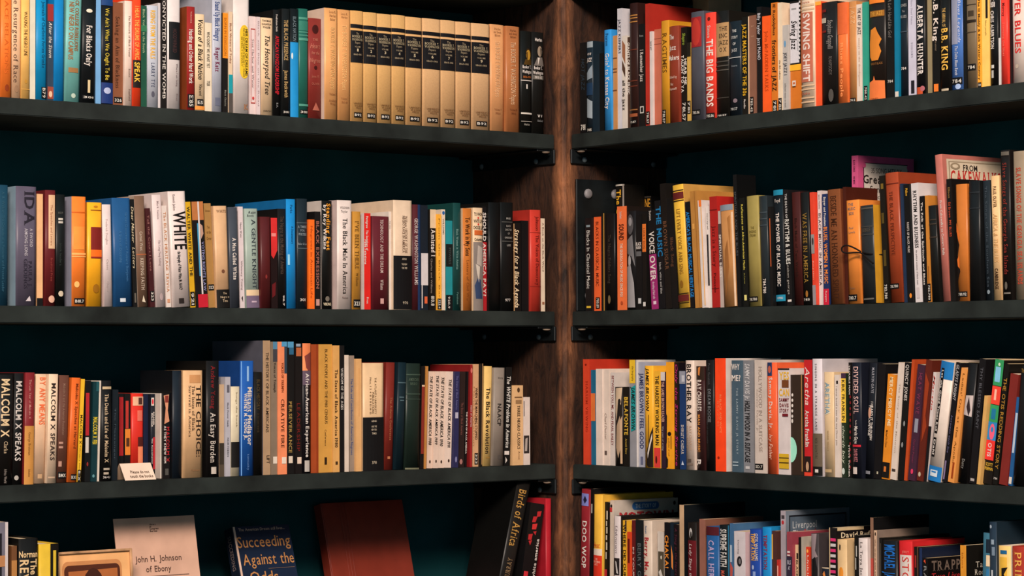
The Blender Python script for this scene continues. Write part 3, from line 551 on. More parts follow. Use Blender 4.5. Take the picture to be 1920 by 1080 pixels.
L2 = [
 (-9,14,347,'#173c50',[T('A. B. Walker: The Crusade of a Politician and Protest Leader',360,550,'#2c5468',.6,.22)]),
 (29,67,350,'#534c5c',[T('IDA',359,424,'#24202a',.65,.5,'sb'),T('A SWORD',430,465,'#b0a8b0',.74,.15,'b'),T('AMONG LIONS',430,482,'#b0a8b0',.48,.15,'b'),T('PAULA J.',492,540,'#2a2430',.68,.18,'s'),T('GIDDINGS',488,544,'#2a2430',.45,.18,'s'),PG('#d8ccd0',(.45,568),(.65,558),(.72,568))],dict(cc='#8298a6',hard=1,d=.17)),
 (69,80,364,'#dba97a',[R(562,577,'#0e0c0c')],dict(nm='cream-orange',sz='slim ')),
 (84,103,357,'#5c1b1d',[R(366,468,'#d8b08a',.3,.95),T('The Speeches and Letters',385,462,'#8a4a34',.6,.22),T('Bradford Press',486,530,'#8a3a34',.6,.2),E(557,571,'#d8a890',.3,.92)]),
 (104,121,365,'#0f1110',[H('HOOP',400,4,'#5a5a54',.5,.5),R(410,414,'#c8c0b4',.25,.75),R(416,420,'#c8c0b4',.25,.75),T('black leaders',458,500,'#2c3430',.5,.25),E(548,559,'#c8b8a0',.25,.8)]),
 (134,160,369,'#e4762a',[R(398,400,'#c85c18'),R(426,470,'#eb8c3c',.1,.9),R(476,480,'#f0a860'),R(482,484,'#f0a860'),E(530,542,'#f0a860',.15,.5),ST(562,573,'B81.7',.15,.9)],dict(cc='#8c8c9c',hard=1,d=.14)),
 (163,190,380,'#e7a11e',[E(386,390,'#b0701a',.4,.7),R(394,395.5,'#7a3a14',.2,.95),R(427,470,'#74201c',.22,1),R(470,483,'#e0661c',.22,1),R(483,486,'#84241c',.22,1),E(535,552,'#8a5a10',.35,.8)],dict(hard=1,cc='#d88a24')),
 (195,211,384,'#e8d5d2',[T('Frederick Douglass',412,460,'#c0a8a4',.45,.25),T('Oates',488,508,'#b0a09c',.45,.25),T('Chapter',530,550,'#b0a09c',.45,.25)],dict(lean=-4)),
 (214,249,372,'#1c4a78',[T('Great Documents of Robert Benjamin',400,530,'#3a6a98',.75,.14),T('A Story of Citizenship',435,495,'#3a6a98',.4,.14),R(562,569,'#d8e0e8',.3,.6)],dict(lean=-5,hard=1)),
 (250,258,374,'#12100f',[T('Dear Master  Letters',388,505,'#c8b898',.5,.6,'i'),R(552,570,'#5a544c',.3,.7)],dict(lean=-7)),
 (259,280,368,'#6e5443',[R(478,480,'#a05a38'),T('Cornel West',436,472,'#d0bca8',.5,.3,'s'),T('KEEPING FAITH',486,546,'#d0bca8',.5,.32,'s'),PG('#d8c8b0',(.35,568),(.5,556),(.7,570))],dict(lean=-8,cc='#a89484')),
 (281,291,391,'#3c1719',[T('Tell the Court I Love',404,510,'#8a5a54',.5,.4),ST(548,568,'323')],dict(lean=-10)),
 (293,311,366,'#e5d2cf',[T('Mark Gaines',378,412,'#9a8484',.55,.22,'s'),T('The Long Deep Ending',452,500,'#9a8484',.55,.22,'s'),E(552,566,'#a89494',.35,.7)],dict(lean=-9)),
 (312,321,386,'#eadbd2',[T('The BLACK HERITAGE TRIVIA',398,550,'#b06a34',.5,.55,'s'),R(563,570,'#c08a6a',.2,.8)],dict(lean=-9)),
 (325,357,360,'#ecdbd5',[T('WHITE',398,470,'#16110f',.6,.72,'b'),T('the biography of Walter White, Mr. NAACP',474,546,'#2a2220',.45,.18,'b'),R(562,572,'#231c1a',.3,.6),T('Kenneth Janken',366,396,'#8a7470',.3,.14)],dict(lean=-11,look='thick white book with heavy black lettering')),
 (357,367,379,'#c79a1c',[T('WALTER WHITE AND THE',388,520,'#2c2410',.5,.55,'b'),ST(549,576,'921')],dict(lean=-10)),
 (368,390,379,'#14100f',[R(379,414,'#a8683a'),R(379,560,'#d8cfcc',.5,.64),R(420,520,'#3a8ab0',.38,.5),PG('#b08a78',(.62,420),(.85,425),(.9,440),(.68,450)),T('VOTING RIGHTS LAW',455,548,'#8a8ab8',.8,.22),R(554,579,'#b01c2c',.15,1)],dict(lean=-10,look='dark book with brown top and red foot on spine',hard=0)),
 (391,404,382,'#9c7440',[H('Simons',396,4,'#5a3c1c',.5,.7),H('Two',427,5,'#5a3c1c',.5,.4,'s'),H('on the',436,5,'#5a3c1c',.5,.6,'s'),H('Corner',448,5,'#5a3c1c',.5,.7,'s'),ST(535,546,'323')],dict(lean=-9)),
 (406,431,387,'#cba27a',[H('WHITE',397,5,'#5a3a28',.55,.75,'s'),E(507,514,'#6a4430',.4,.65),R(545,579,'#12100e'),H('The',552,4,'#c8b090',.6,.3),H('Negro in',559,4,'#c8b090',.6,.7),H('Time',566,5,'#c8b090',.6,.4)],dict(lean=-7,hard=1,nm='beige and black')),
 (432,449,389,'#3a3f48',[T('A Man Called White',447,526,w,.55,.4,'sb')],dict(lean=-5)),
 (450,459,388,'#e6d6d8',[T('Nancy Weiss',418,446,'#7a6a6a',.5,.35),T('Whitney Young',490,545,'#7a6a6a',.5,.35),PG(k,(.3,560),(.6,556),(.6,568))],dict(lean=-4)),
 (462,488,392,'#94a49a',[H('Ralph',399,5,'#2a3038',.55,.6,'i'),H('Bunche',405,4,'#2a3038',.4,.5,'i'),T('A GENTLE KNIGHT',412,543,'#28303a',.62,.32,'s'),R(545,556,'#d8bc98'),R(556,579,'#6a5a70'),R(566,569,'#c0a8b8',.35,.75)],dict(lean=-4,hard=1,nm='grey-green')),
 (488,508,407,'#4b1819',[E(516,524,'#7a2a28',.4,.6)],dict(lean=-2)),
 (509,521,409,'#1a0c0c',[PG('#c22a2a',(.02,409),(1,409),(1,470),(.4,486),(.05,480)),R(438,444,'#d8807a',.1,.8),PG('#5a1418',(.1,535),(.7,530),(.6,555),(.1,560))],dict(lean=-2,nm='red and black')),
 (522,537,392,'#110f0f',[T('The Negro in the Making of America',406,515,'#4a3c34',.5,.45),T('911.7',555,575,w,.6,.2,'b')],dict(lean=-2)),
 (538,555,374,'#167bbb',[T('A Documentary',425,458,'#0a4470',.6,.25),T('Parks',385,400,'#0a4470',.5,.25),R(478,498,'#8ac4e0',.1,.3)],dict(lean=-2,cc='#145e94',d=.2)),
 (556,577,373,'#172229',[R(418,419,'#5a6a70'),H('A TIMBRE',426,4.5,'#8a949a',.5,.8,'s'),H('FOR',433,4,'#8a949a',.5,.4,'s'),H('WRITERS',440,4.5,'#8a949a',.5,.75,'s'),H('Baker & Lee',458,4,'#8a949a',.5,.8,'s'),R(466,467,'#5a6a70'),H('301',563,5,w,.5,.5)],dict(hard=1)),
 (578,590,412,'#e1661e',[T('Negroes in American Life',424,560,'#a03c0c',.5,.35)]),
 (590,601,397,'#121010',[T('BLACK EXPRESSION',415,542,'#8a5a50',.5,.5,'b'),R(562,574,'#b88a80',.2,.8)]),
 (603,622,377,'#0f0f0e',[T('Standing Fast',382,470,'#e0952c',.62,.38,'sb'),T('by Roy Wilkins',385,468,w,.28,.26,'b'),E(556,566,'#6a6258',.3,.7),H('VIKING',571,5,'#d8c8a8',.5,.75,'b')],dict(cc='#cfc4bc')),
 (632,659,376,'#ecdbd3',[H('WILKINSON',390,4,'#3a2e2a',.5,.65,'s'),H('Taylor',397,4,'#3a2e2a',.45,.45,'s'),T('The Black Male In America',410,552,'#1a1512',.5,.32,'s'),H('Nelson',559,4,'#5a4a44',.5,.4,'s')],dict(hard=1,cc='#c8b4b0')),
 (661,676,397,'#b17d30',[T("I'VE BEEN THERE",415,505,'#5c3c12',.5,.5,'s'),T('Williams',512,537,'#5c3c12',.5,.3,'s'),ST(562,577,'323')]),
 (683,695,400,'#c9221c',[T('Pettigrew  The Sociology of',406,470,w,.45,.34,'b'),T('race relations',450,496,w,.2,.3,'b'),T('Free',558,570,w,.5,.3)],dict(cc='#e2d4d0')),
 (697,729,406,'#561a22',[T('TECHNOLOGY AND THE DREAM',412,512,'#d8c0b8',.55,.18,'s'),T('Williams',525,544,'#d8c0b8',.55,.18,'s'),R(560,570,'#c89a94',.45,.65)],dict(hard=1)),
 (690,731,389,'#0d0c0c',[],dict(inn=.19,d=.09,label='black book standing behind the maroon one, second left shelf',nm='black')),
 (729,734,397,'#e6d8cc',[T('free voices',415,430,'#7a6a60',.5,.4)]),
 (736,772,376,'#d9bfa4',[T('William: HISTORY OF THE',405,475,'#6a4c3a',.66,.14,'s'),T('NEGRO RACE IN AMERICA',405,474,'#6a4c3a',.52,.14,'s'),R(480,580,'#0d0c0e'),H('ARNO',486,3.5,'#c8b8a0',.55,.25),H('THE NEW',496,3.5,'#c8b8a0',.55,.3),H('YORK TIMES',503,3.5,'#c8b8a0',.55,.3),H('970',568,5,'#c8b8a0',.6,.28)],dict(hard=1,nm='beige and black')),
 (773,788,384,'#4c1d22',[R(384,582,'#1c3358',.62,1),T('GEORGE WASHINGTON WILLIAMS',410,534,'#d0c4c0',.45,.42,'s')],dict(nm='maroon and navy')),
 (789,803,385,'#141c26',[R(475,535,'#ddd4d4',.05,1),R(535,578,'#c8c0bc',.1,.25),R(556,569,'#c85a34',.5,.9)],dict(look='navy book with white paper label on its spine')),
 (804,818,393,'#100e0d',[R(393,428,'#d8bc98',.15,1),T('Amistad 1',430,481,w,.6,.6,'sb'),T('Charles and Williams',485,550,'#8a8078',.35,.25),ST(553,575,'810.8')],dict(nm='cream and black')),
 (819,828,402,'#e3a236',[T('From the Black Bar',410,560,'#8a5a14',.5,.3),ST(560,580,'323.4')],dict(nm='yellow')),
 (828,835,393,'#e2d0ba',[E(396,403,'#2a5a94',.2,.9),T('WILLIAMS',410,440,'#7a6a5a',.5,.4)]),
 (836,849,414,'#1f8088',[R(458,500,'#141716'),R(553,582,'#0e0f10'),T('POWERS',465,495,'#3a4644',.6,.35),T('920.9',556,578,w,.45,.3)]),
 (849,864,381,'#123b39',[T('Black Women in White America',430,505,'#7aa09a',.5,.28,'s'),T('Pantheon',548,570,'#5a8078',.5,.22)]),
 (868,884,391,'#b86b2c',[T('To Work in My Sons',408,480,'#2c170a',.5,.5,'b'),T('Letters of Civil War',488,565,'#7a4218',.5,.3)],dict(cc='#d0b494')),
 (887,905,390,'#dcbf9c',[H('TO WHOM',402,6,k,.5,.8,'b'),E(407,411,rd,.4,.55),H('WHITE LIVE',415,6,k,.5,.9,'b'),E(419,423,rd,.4,.55),H('CHOOSE SLA',427,6,k,.5,.95,'b'),R(432,441,'#b85a28',.1,.95),H('Columbia',449,5,k,.5,.8,'b'),R(454,582,'#7a706a',0,1),PG('#b0a49a',(.4,460),(.9,465),(.8,500),(.3,495)),PG('#2c3a58',(.1,535),(.4,520),(.7,525),(.9,560),(.2,560)),PG('#c8bcae',(.2,495),(.6,500),(.5,530),(.3,512))],dict(look='cream book with photograph low on its spine',hard=1)),
 (905,913,388,'#141112',[T('SHOULD',399,452,w,.5,.8,'b'),R(454,582,'#9c1c22'),T('AMERICA PAY?',456,555,'#e0c8c0',.45,.75,'b')],dict(nm='black and red')),
 (914,937,380,'#0b0c0c',[],dict(hard=1)),
 (938,962,380,'#0e0f0f',[R(416,417,'#5a5a56',.1,.95),H('FREE',410,3.5,'#a8a49c',.6,.35),H('BLACK',424,3.5,'#a8a49c',.6,.35),H('DOCTOR',431,3.5,'#a8a49c',.6,.5),H('OF',438,3.5,'#a8a49c',.6,.15),H('OPPORTUNITY',446,3.5,'#a8a49c',.6,.6),R(452,453,'#5a5a56',.1,.95),H('LEE',460,3.5,'#a8a49c',.6,.3),H('977',562,5,w,.5,.4)],dict(hard=1)),
 (963,977,418,'#110e0d',[T('Strategy for a Black Agenda',430,576,'#e0c8a4',.45,.55,'bi'),R(420,582,'#b08a60',0,.12)]),
 (978,992,414,'#0d0e0f',[],dict(inn=.02)),
 (993,1014,394,'#b8362a',[R(436,437,'#7a1c16'),R(536,537,'#7a1c16'),T('Johnson',406,432,'#6a1a14',.6,.3),T('The Voices of Democracy',441,534,'#6a1a14',.6,.3,'s')],dict(d=.15,cc='#9a2a22')),
 (1015,1022,410,'#e0cbb2',[T('A Book on the Black Ward',418,508,'#6a5244',.5,.45),R(565,570,'#8a5a40',.2,.8)]),
]
R2 = [
 (1098,1112,409,'#0f0f10',[T('Blacks In Classical Music',432,540,'#d8d4cc',.5,.5),R(422,426,'#7a8a90',.2,.8),R(572,576,'#c0a030',.2,.9)],dict(d=.07)),
 (1112,1127,407,'#d65a2c',[T('BLACKS IN CLASSICAL MUSIC',416,535,'#5c1c0c',.5,.42),ST(556,577,'780.89',.25,.85)],dict(hard=0,d=.07)),
 (1128,1136,400,'#131110',[R(400,582,'#b0843a',.55,.75)],dict(d=.07)),
 (1137,1154,401,'#0d0c0d',[T('The Negro Fiddlers Song',440,530,'#3a342c',.5,.3),E(552,568,'#6a5a3c',.3,.6)],dict(d=.07)),
 (1158,1176,387,'#da6a3a',[T('Southern',397,410,w,.4,.25),T('SOUND',420,450,'#4a1c10',.45,.5,'b'),T('THE SEGREGATION OF MUSIC SINCE 1920',456,555,'#f0d0b8',.45,.26,'b'),E(563,570,'#a04424',.35,.6)],dict(hard=0,d=.07,cc='#1a1310')),
 (1156,1172,346,'#14110e',[T('The Gospel',356,440,'#d8a02c',.4,.55,'b'),R(346,349,'#c8c0b4',0,1),R(346,440,'#8a8078',.86,.98)],dict(inn=.1,d=.06,label='tall black book with yellow lettering behind the orange one, second right shelf')),
 (1177,1193,396,'#141315',[E(402,440,'#4a484a',.1,.8),E(408,424,'#8a8688',.25,.65),PG('#6a686a',(.1,450),(.7,440),(.95,500),(.6,480),(.1,475)),E(478,500,'#a8a4a4',.2,.55),PG('#8e8a8c',(.05,500),(.5,495),(.85,530),(.95,575),(.1,575))],dict(d=.11,look='dark book with grey photograph of figures on spine')),
 (1193,1204,403,'#0f0f10',[H('BLACK',457,6,w,.5,.9,'b'),H('BURN',464,5,w,.5,.8,'b'),R(471,480,'#5a5a5c',.1,.95),R(558,568,'#c8c8c8',.4,.9)],dict(d=.11)),
 (1190,1222,369,'#0f0d0c',[R(369,371.5,'#4a4238',0,1),H('GENUINE',382,17,'#c88a2c',.5,.92,'b')],dict(inn=.165,d=.11,label='black book with orange block lettering peeping over the row, second right shelf')),
 (1205,1213,400,'#110f0e',[R(420,472,'#c86a2c',.05,.95),T('LUCKY DOG',428,466,'#5a2408',.5,.5),R(565,573,'#d8d4d0',.2,.8)],dict(d=.11)),
 (1222,1236,395,'#0e0d0e',[T('Sutton',396,414,w,.4,.3,'s'),T('VOICE',435,475,w,.45,.7,'b'),R(477,579,'#8a2660'),T('OVER',480,526,w,.45,.7,'b'),T('the making of black radio',528,560,'#e0c0d0',.45,.3,'b'),R(564,570,'#e8d0dc',.3,.7)],dict(lean=-9,nm='black and magenta')),
 (1237,1248,377,'#101013',[T('THE MUSIC',388,481,'#1c6a9a',.6,.8,'b'),T('black, white and blue',492,550,'#b0aca8',.5,.35)],dict(lean=-10)),
 (1249,1260,345,'#14110f',[T('BROWN SUGAR',415,506,'#6a4630',.55,.6,'s')],dict(lean=-12)),
 (1261,1272,372,'#100f0f',[T('Black Song',446,500,'#5a3a28',.5,.5)],dict(lean=-11)),
 (1274,1294,348,'#d9ab3c',[R(358,360,'#2c1c10'),R(362,375,'#5a1e1c'),R(377,379,'#2c1c10'),T('LIFT EVERY VOICE AND SING',393,514,'#8a6420',.5,.35,'s'),E(526,540,'#7a5418',.3,.6),R(550,551.5,'#2c1c10'),R(553,565,'#5a1e1c'),R(567,568.5,'#2c1c10')],dict(lean=-13,hard=1,cc='#b88a44')),
 (1295,1303,379,'#0e0f12',[T("AMERICA'S BLACK MUSICAL HERITAGE",398,557,'#1f72b4',.55,.75,'b')],dict(lean=-11)),
 (1304,1316,359,'#aa7638',[R(420,430,'#c8924c',.2,.5),R(360,575,'#8a5a28',.7,.78)],dict(lean=-11,hard=0)),
 (1317,1326,376,'#e6dad4',[R(376,388,'#e0702c',.3,1),R(388,572,'#e0a04c',.75,.95)],dict(lean=-9)),
 (1327,1335,387,'#e8dcd4',[R(440,535,'#1c1a1c',.1,.6),T('Gospel',400,430,k,.5,.3)],dict(lean=-6)),
 (1336,1350,369,'#9d201d',[T('Jazz is a Story',424,500,'#4a0e0c',.5,.45,'s'),R(393,395,'#6a1412'),R(540,541,'#6a1412'),T('Panassie',512,548,'#4a0e0c',.5,.3)],dict(lean=-6,d=.14,cc='#a8221e')),
 (1351,1357,396,'#b8a8a0',[R(420,500,'#4a3a38'),T('SPIRITUAL BLUES',440,520,w,.5,.6,'b')],dict(lean=-5)),
 (1358,1382,385,'#b57f4c',[R(385,396,'#7a8490',0,1),PG('#8e5c30',(.3,470),(.55,450),(.6,500),(.4,530),(.25,560)),R(400,575,'#d8b89a',.88,1),PG('#9a6838',(.6,410),(.8,405),(.75,480))],dict(lean=-8,look='book with torn tan tape over its spine',nm='taped tan')),
 (1383,1391,328,'#0d0f11',[T('SPIRITUALS AND THE BLUES',360,480,'#4a4c50',.5,.5)],dict(lean=-9,d=.055,cc='#08090a')),
 (1392,1404,372,'#0f110f',[T('Reflections on Afro-American Music',384,506,'#c0b04a',.5,.34,'b'),T('de Lerma',512,532,'#8a8440',.5,.24),R(553,563,'#d0c478',.3,.75)],dict(lean=-8)),
 (1406,1428,368,'#8f8046',[H('THE',428,5,'#5c5024',.5,.3),H('SINGING',435,5,'#5c5024',.5,.6),H('STREAM',442,5,'#5c5024',.5,.5),ST(556,566,'781.780',0,.8)],dict(lean=-6,hard=1)),
 (1429,1444,368,'#20272b',[R(398,400,'#3a444a'),R(410,412,'#3a444a'),R(422,424,'#3a444a'),T('784.780',523,550,w,.5,.35,'b')],dict(lean=-6)),
 (1445,1451,388,'#121212',[R(410,500,'#a8502a',.4,.75)],dict(lean=-5)),
 (1453,1474,357,'#10151a',[R(357,367,'#1d7a98'),H('Floyd',377,6,w,.45,.6,'s'),T('THE POWER OF BLACK MUSIC',400,537,w,.45,.36,'b'),R(553,565,'#1d7a98'),H('OXFORD',559,4,w,.5,.6)],dict(lean=-6,hard=1,nm='black and teal')),
 (1476,1487,357,'#111112',[T('THE DEATH OF',364,410,'#c8c4c0',.5,.35,'b'),T('RHYTHM & BLUES',412,496,'#e0dcd4',.55,.75,'b'),T('nelson george',498,552,'#a8a49c',.5,.35),R(562,566,w,.2,.9)],dict(lean=-8)),
 (1489,1506,361,'#3d1815',[T('Black Music of Two Worlds',410,520,'#24100e',.5,.3)],dict(lean=-6)),
 (1507,1522,361,'#121110',[T('WAS FREE IN AMERICA',400,531,'#8a6a2c',.5,.5,'s'),E(545,558,'#8a5a24',.4,.7),ST(558,566,'783')],dict(lean=-6)),
 (1525,1533,361,'#cf3f2a',[R(440,476,'#8a8684'),E(446,460,'#3a3636',.2,.8),R(535,572,'#8c8488'),T('Rhythm',490,525,'#f0a890',.5,.3)],dict(lean=-7)),
 (1534,1544,358,'#e6d6d4',[T('BLACK MUSIC IN AMERICA',400,536,'#1a1414',.5,.6,'s'),T('James Haskins',365,392,'#8a7a7a',.5,.4)],dict(lean=-4)),
 (1545,1556,364,'#1b2a54',[T('Boyer and Freedom',370,424,w,.5,.4,'b'),T('BLUES, WOMEN & MUSIC',426,532,'#e0813a',.55,.62,'b'),R(542,572,'#b81c34'),T('Rutgers',546,566,w,.5,.25)],dict(d=.09,lean=-4,nm='navy and orange')),
 (1557,1583,356,'#6c3d22',[T('BESIDE ME AN HONORED SPIRIT',368,562,'#351a0c',.5,.45,'s')],dict(d=.09,lean=-7,hard=1,cloth=1,cc='#5a2c18')),
 (1585,1591,351,'#41190f',[],dict(d=.09,lean=-5)),
 (1592,1616,376,'#d27c34',[H('THE',384,5,'#7a6a62',.4,.4,'b'),H('MUSIC',392,5,'#7a6a62',.45,.6,'b'),H('BOX',401,5,'#7a6a62',.45,.4,'b'),H('Paul',428,4,'#7a6a62',.4,.35),H('Lewis',436,4,'#7a6a62',.45,.5),H('Duke',541,4,'#7a5a42',.4,.4),ST(553,565,'780.7',.02,.75)],dict(lean=-5,hard=1,d=.09)),
 (1619,1643,386,'#222527',[R(390,393,'#4a4640'),R(425,427,'#3a3a38'),R(440,442,'#3a3a38'),H('BIBLE',432,7,'#4a443a',.5,.6,'s'),R(560,563,'#5a5650',.1,.9)],dict(lean=-6,hard=1,cc='#c08a26',look='black leather book tied with a dark cord',nm='black leather')),
 (1599,1611,292,'#c4507e',[T('BLACK SONGS',300,322,'#5a1c3a',.4,.3),T('AND MORE',330,345,'#5a1c3a',.4,.3)],dict(inn=.108,d=.165,nm='pink',cc='#c4507e',look='tall pink songbook with white cover panel',
    cov=[('R',.045,.9,'#2a2426',.09,.89),('R',.05,.895,'#d8ccc0',.1,.88),('H','35 SONG HITS BY',.095,.035,'#3a3430',.5,.55,''),('H','Great Black',.155,.055,'#231c1a',.48,.8,'b'),('H','Songwriters',.22,.045,'#3a3430',.5,.6,''),('H','Especially for Piano',.27,.03,'#3a3430',.5,.6,''),('E',.045,.08,'#c4507e',.06,.13),('E',.045,.08,'#c4507e',.86,.93)])),
 (1658,1668,330,'#14110c',[R(345,355,'#6a5420',.3,.8),R(400,420,'#4a3c18',.2,.7),R(470,500,'#4a3c18',.3,.8),ST(532,564,'782.780')],dict(lean=-10)),
 (1670,1695,325,'#8f3b1f',[R(345,347,'#5a1c10'),T('THE BLACK PERSPECTIVE',360,480,'#5c2212',.45,.28,'s'),ST(533,543,'781.780',0,.75)],dict(lean=-11,hard=1,d=.15,cc='#84361e')),
 (1696,1701,345,'#1c2c44',[],dict(lean=-9)),
 (1702,1713,346,'#0e0e0e',[T('Mellow',354,368,'#d8a02c',.5,.4),T('ROOTS OF BLACK MUSIC',418,475,w,.55,.35),E(551,560,'#d8822c',.4,.8)],dict(lean=-8)),
 (1717,1730,344,'#e7dddc',[T('RHYTHM AND BUSINESS',358,466,'#1a1616',.5,.5,'sb'),T('the political economy of black music',470,535,'#7a6e6e',.45,.22),R(540,560,'#c8bcbc',.25,.65)],dict(lean=-9)),
 (1731,1739,368,'#100f0f',[T('The Folk of the Spirituals and Blues',380,535,w,.5,.4,'b')],dict(lean=-7)),
 (1740,1747,367,'#b5752e',[R(500,532,'#8a5420',.3,.6),ST(533,566,'782.780')],dict(lean=-6)),
 (1748,1765,386,'#12110f',[R(412,414,'#3a3028'),R(420,422,'#3a3028'),R(445,447,'#3a3028')],dict(lean=-8)),
 (1767,1782,291,'#b1685d',[T('From Cakewalks to Concert Halls',378,480,w,.55,.3)],dict(lean=-16,d=.185,hard=1,cc='#b1685d',look='tall pink book showing ornate red lettered cover',nm='pink',
    cov=[('R',.03,.97,'#c8b8a0',.06,.95),('R',.045,.955,'#8a7a64',.09,.92),('R',.052,.948,'#d0c0a8',.105,.905),('H','FROM',.085,.04,'#231c1a',.42,.22,'b'),('H','CAKEWALKS',.15,.085,'#a82a26',.5,.78,'bs'),('H','TO',.24,.03,'#231c1a',.5,.12,'b'),('H','CONCERT HALLS',.31,.07,'#a82a26',.5,.76,'bs'),('E',.055,.1,'#8a7a64',.11,.26),('E',.065,.09,'#d0c0a8',.14,.23)])),
 (1783,1793,336,'#120f0e',[T('Ed Brown  MY BLUES',380,445,'#b0442a',.5,.45),T('Ellison',352,372,'#8a6a3a',.5,.4)],dict(lean=-9)),
 (1795,1817,346,'#b76a2c',[PG('#1a120e',(0,440),(.3,460),(.1,480),(.35,510),(.05,530),(.3,560),(0,572)),PG('#e0702a',(0,418),(.3,440),(.28,455),(0,435)),PG('#e0702a',(.02,488),(.25,480),(.3,505),(.1,500)),ST(548,558,'780.92')],dict(lean=-4)),
 (1819,1844,339,'#0f1011',[R(360,362,'#24282c'),R(390,392,'#24282c')],dict(hard=1)),
 (1846,1862,339,'#1c2329',[T('The Songs of the Southern Sea',350,540,'#3a444c',.5,.3),E(545,553,'#7a868e',.3,.7)],dict(lean=-6)),
 (1864,1879,330,'#e0b784',[T('PAUL OLIVER',350,390,'#5a3a1c',.5,.4,'sb'),T('AFRICA & THE BLUES',402,494,'#c89a64',.5,.55,'i'),T('CAMBRIDGE',505,544,'#3a2414',.5,.4,'sb')],dict(lean=-6)),
 (1881,1898,282,'#15110f',[R(285,292,'#5a544c',.1,.95),T('Slave Songs of the Georgia Sea Islands',306,516,'#7c2a22',.5,.42,'s'),E(530,545,'#5a544c',.3,.6),R(550,553,'#6a645c',.2,.9)],dict(lean=-5,hard=1)),
 (1905,1926,284,'#8b7b67',[T('SLAVE SONGS OF THE GEORGIA SEA ISLANDS',315,535,'#a83c28',.5,.42,'sb')],dict(lean=-5,hard=1)),
]
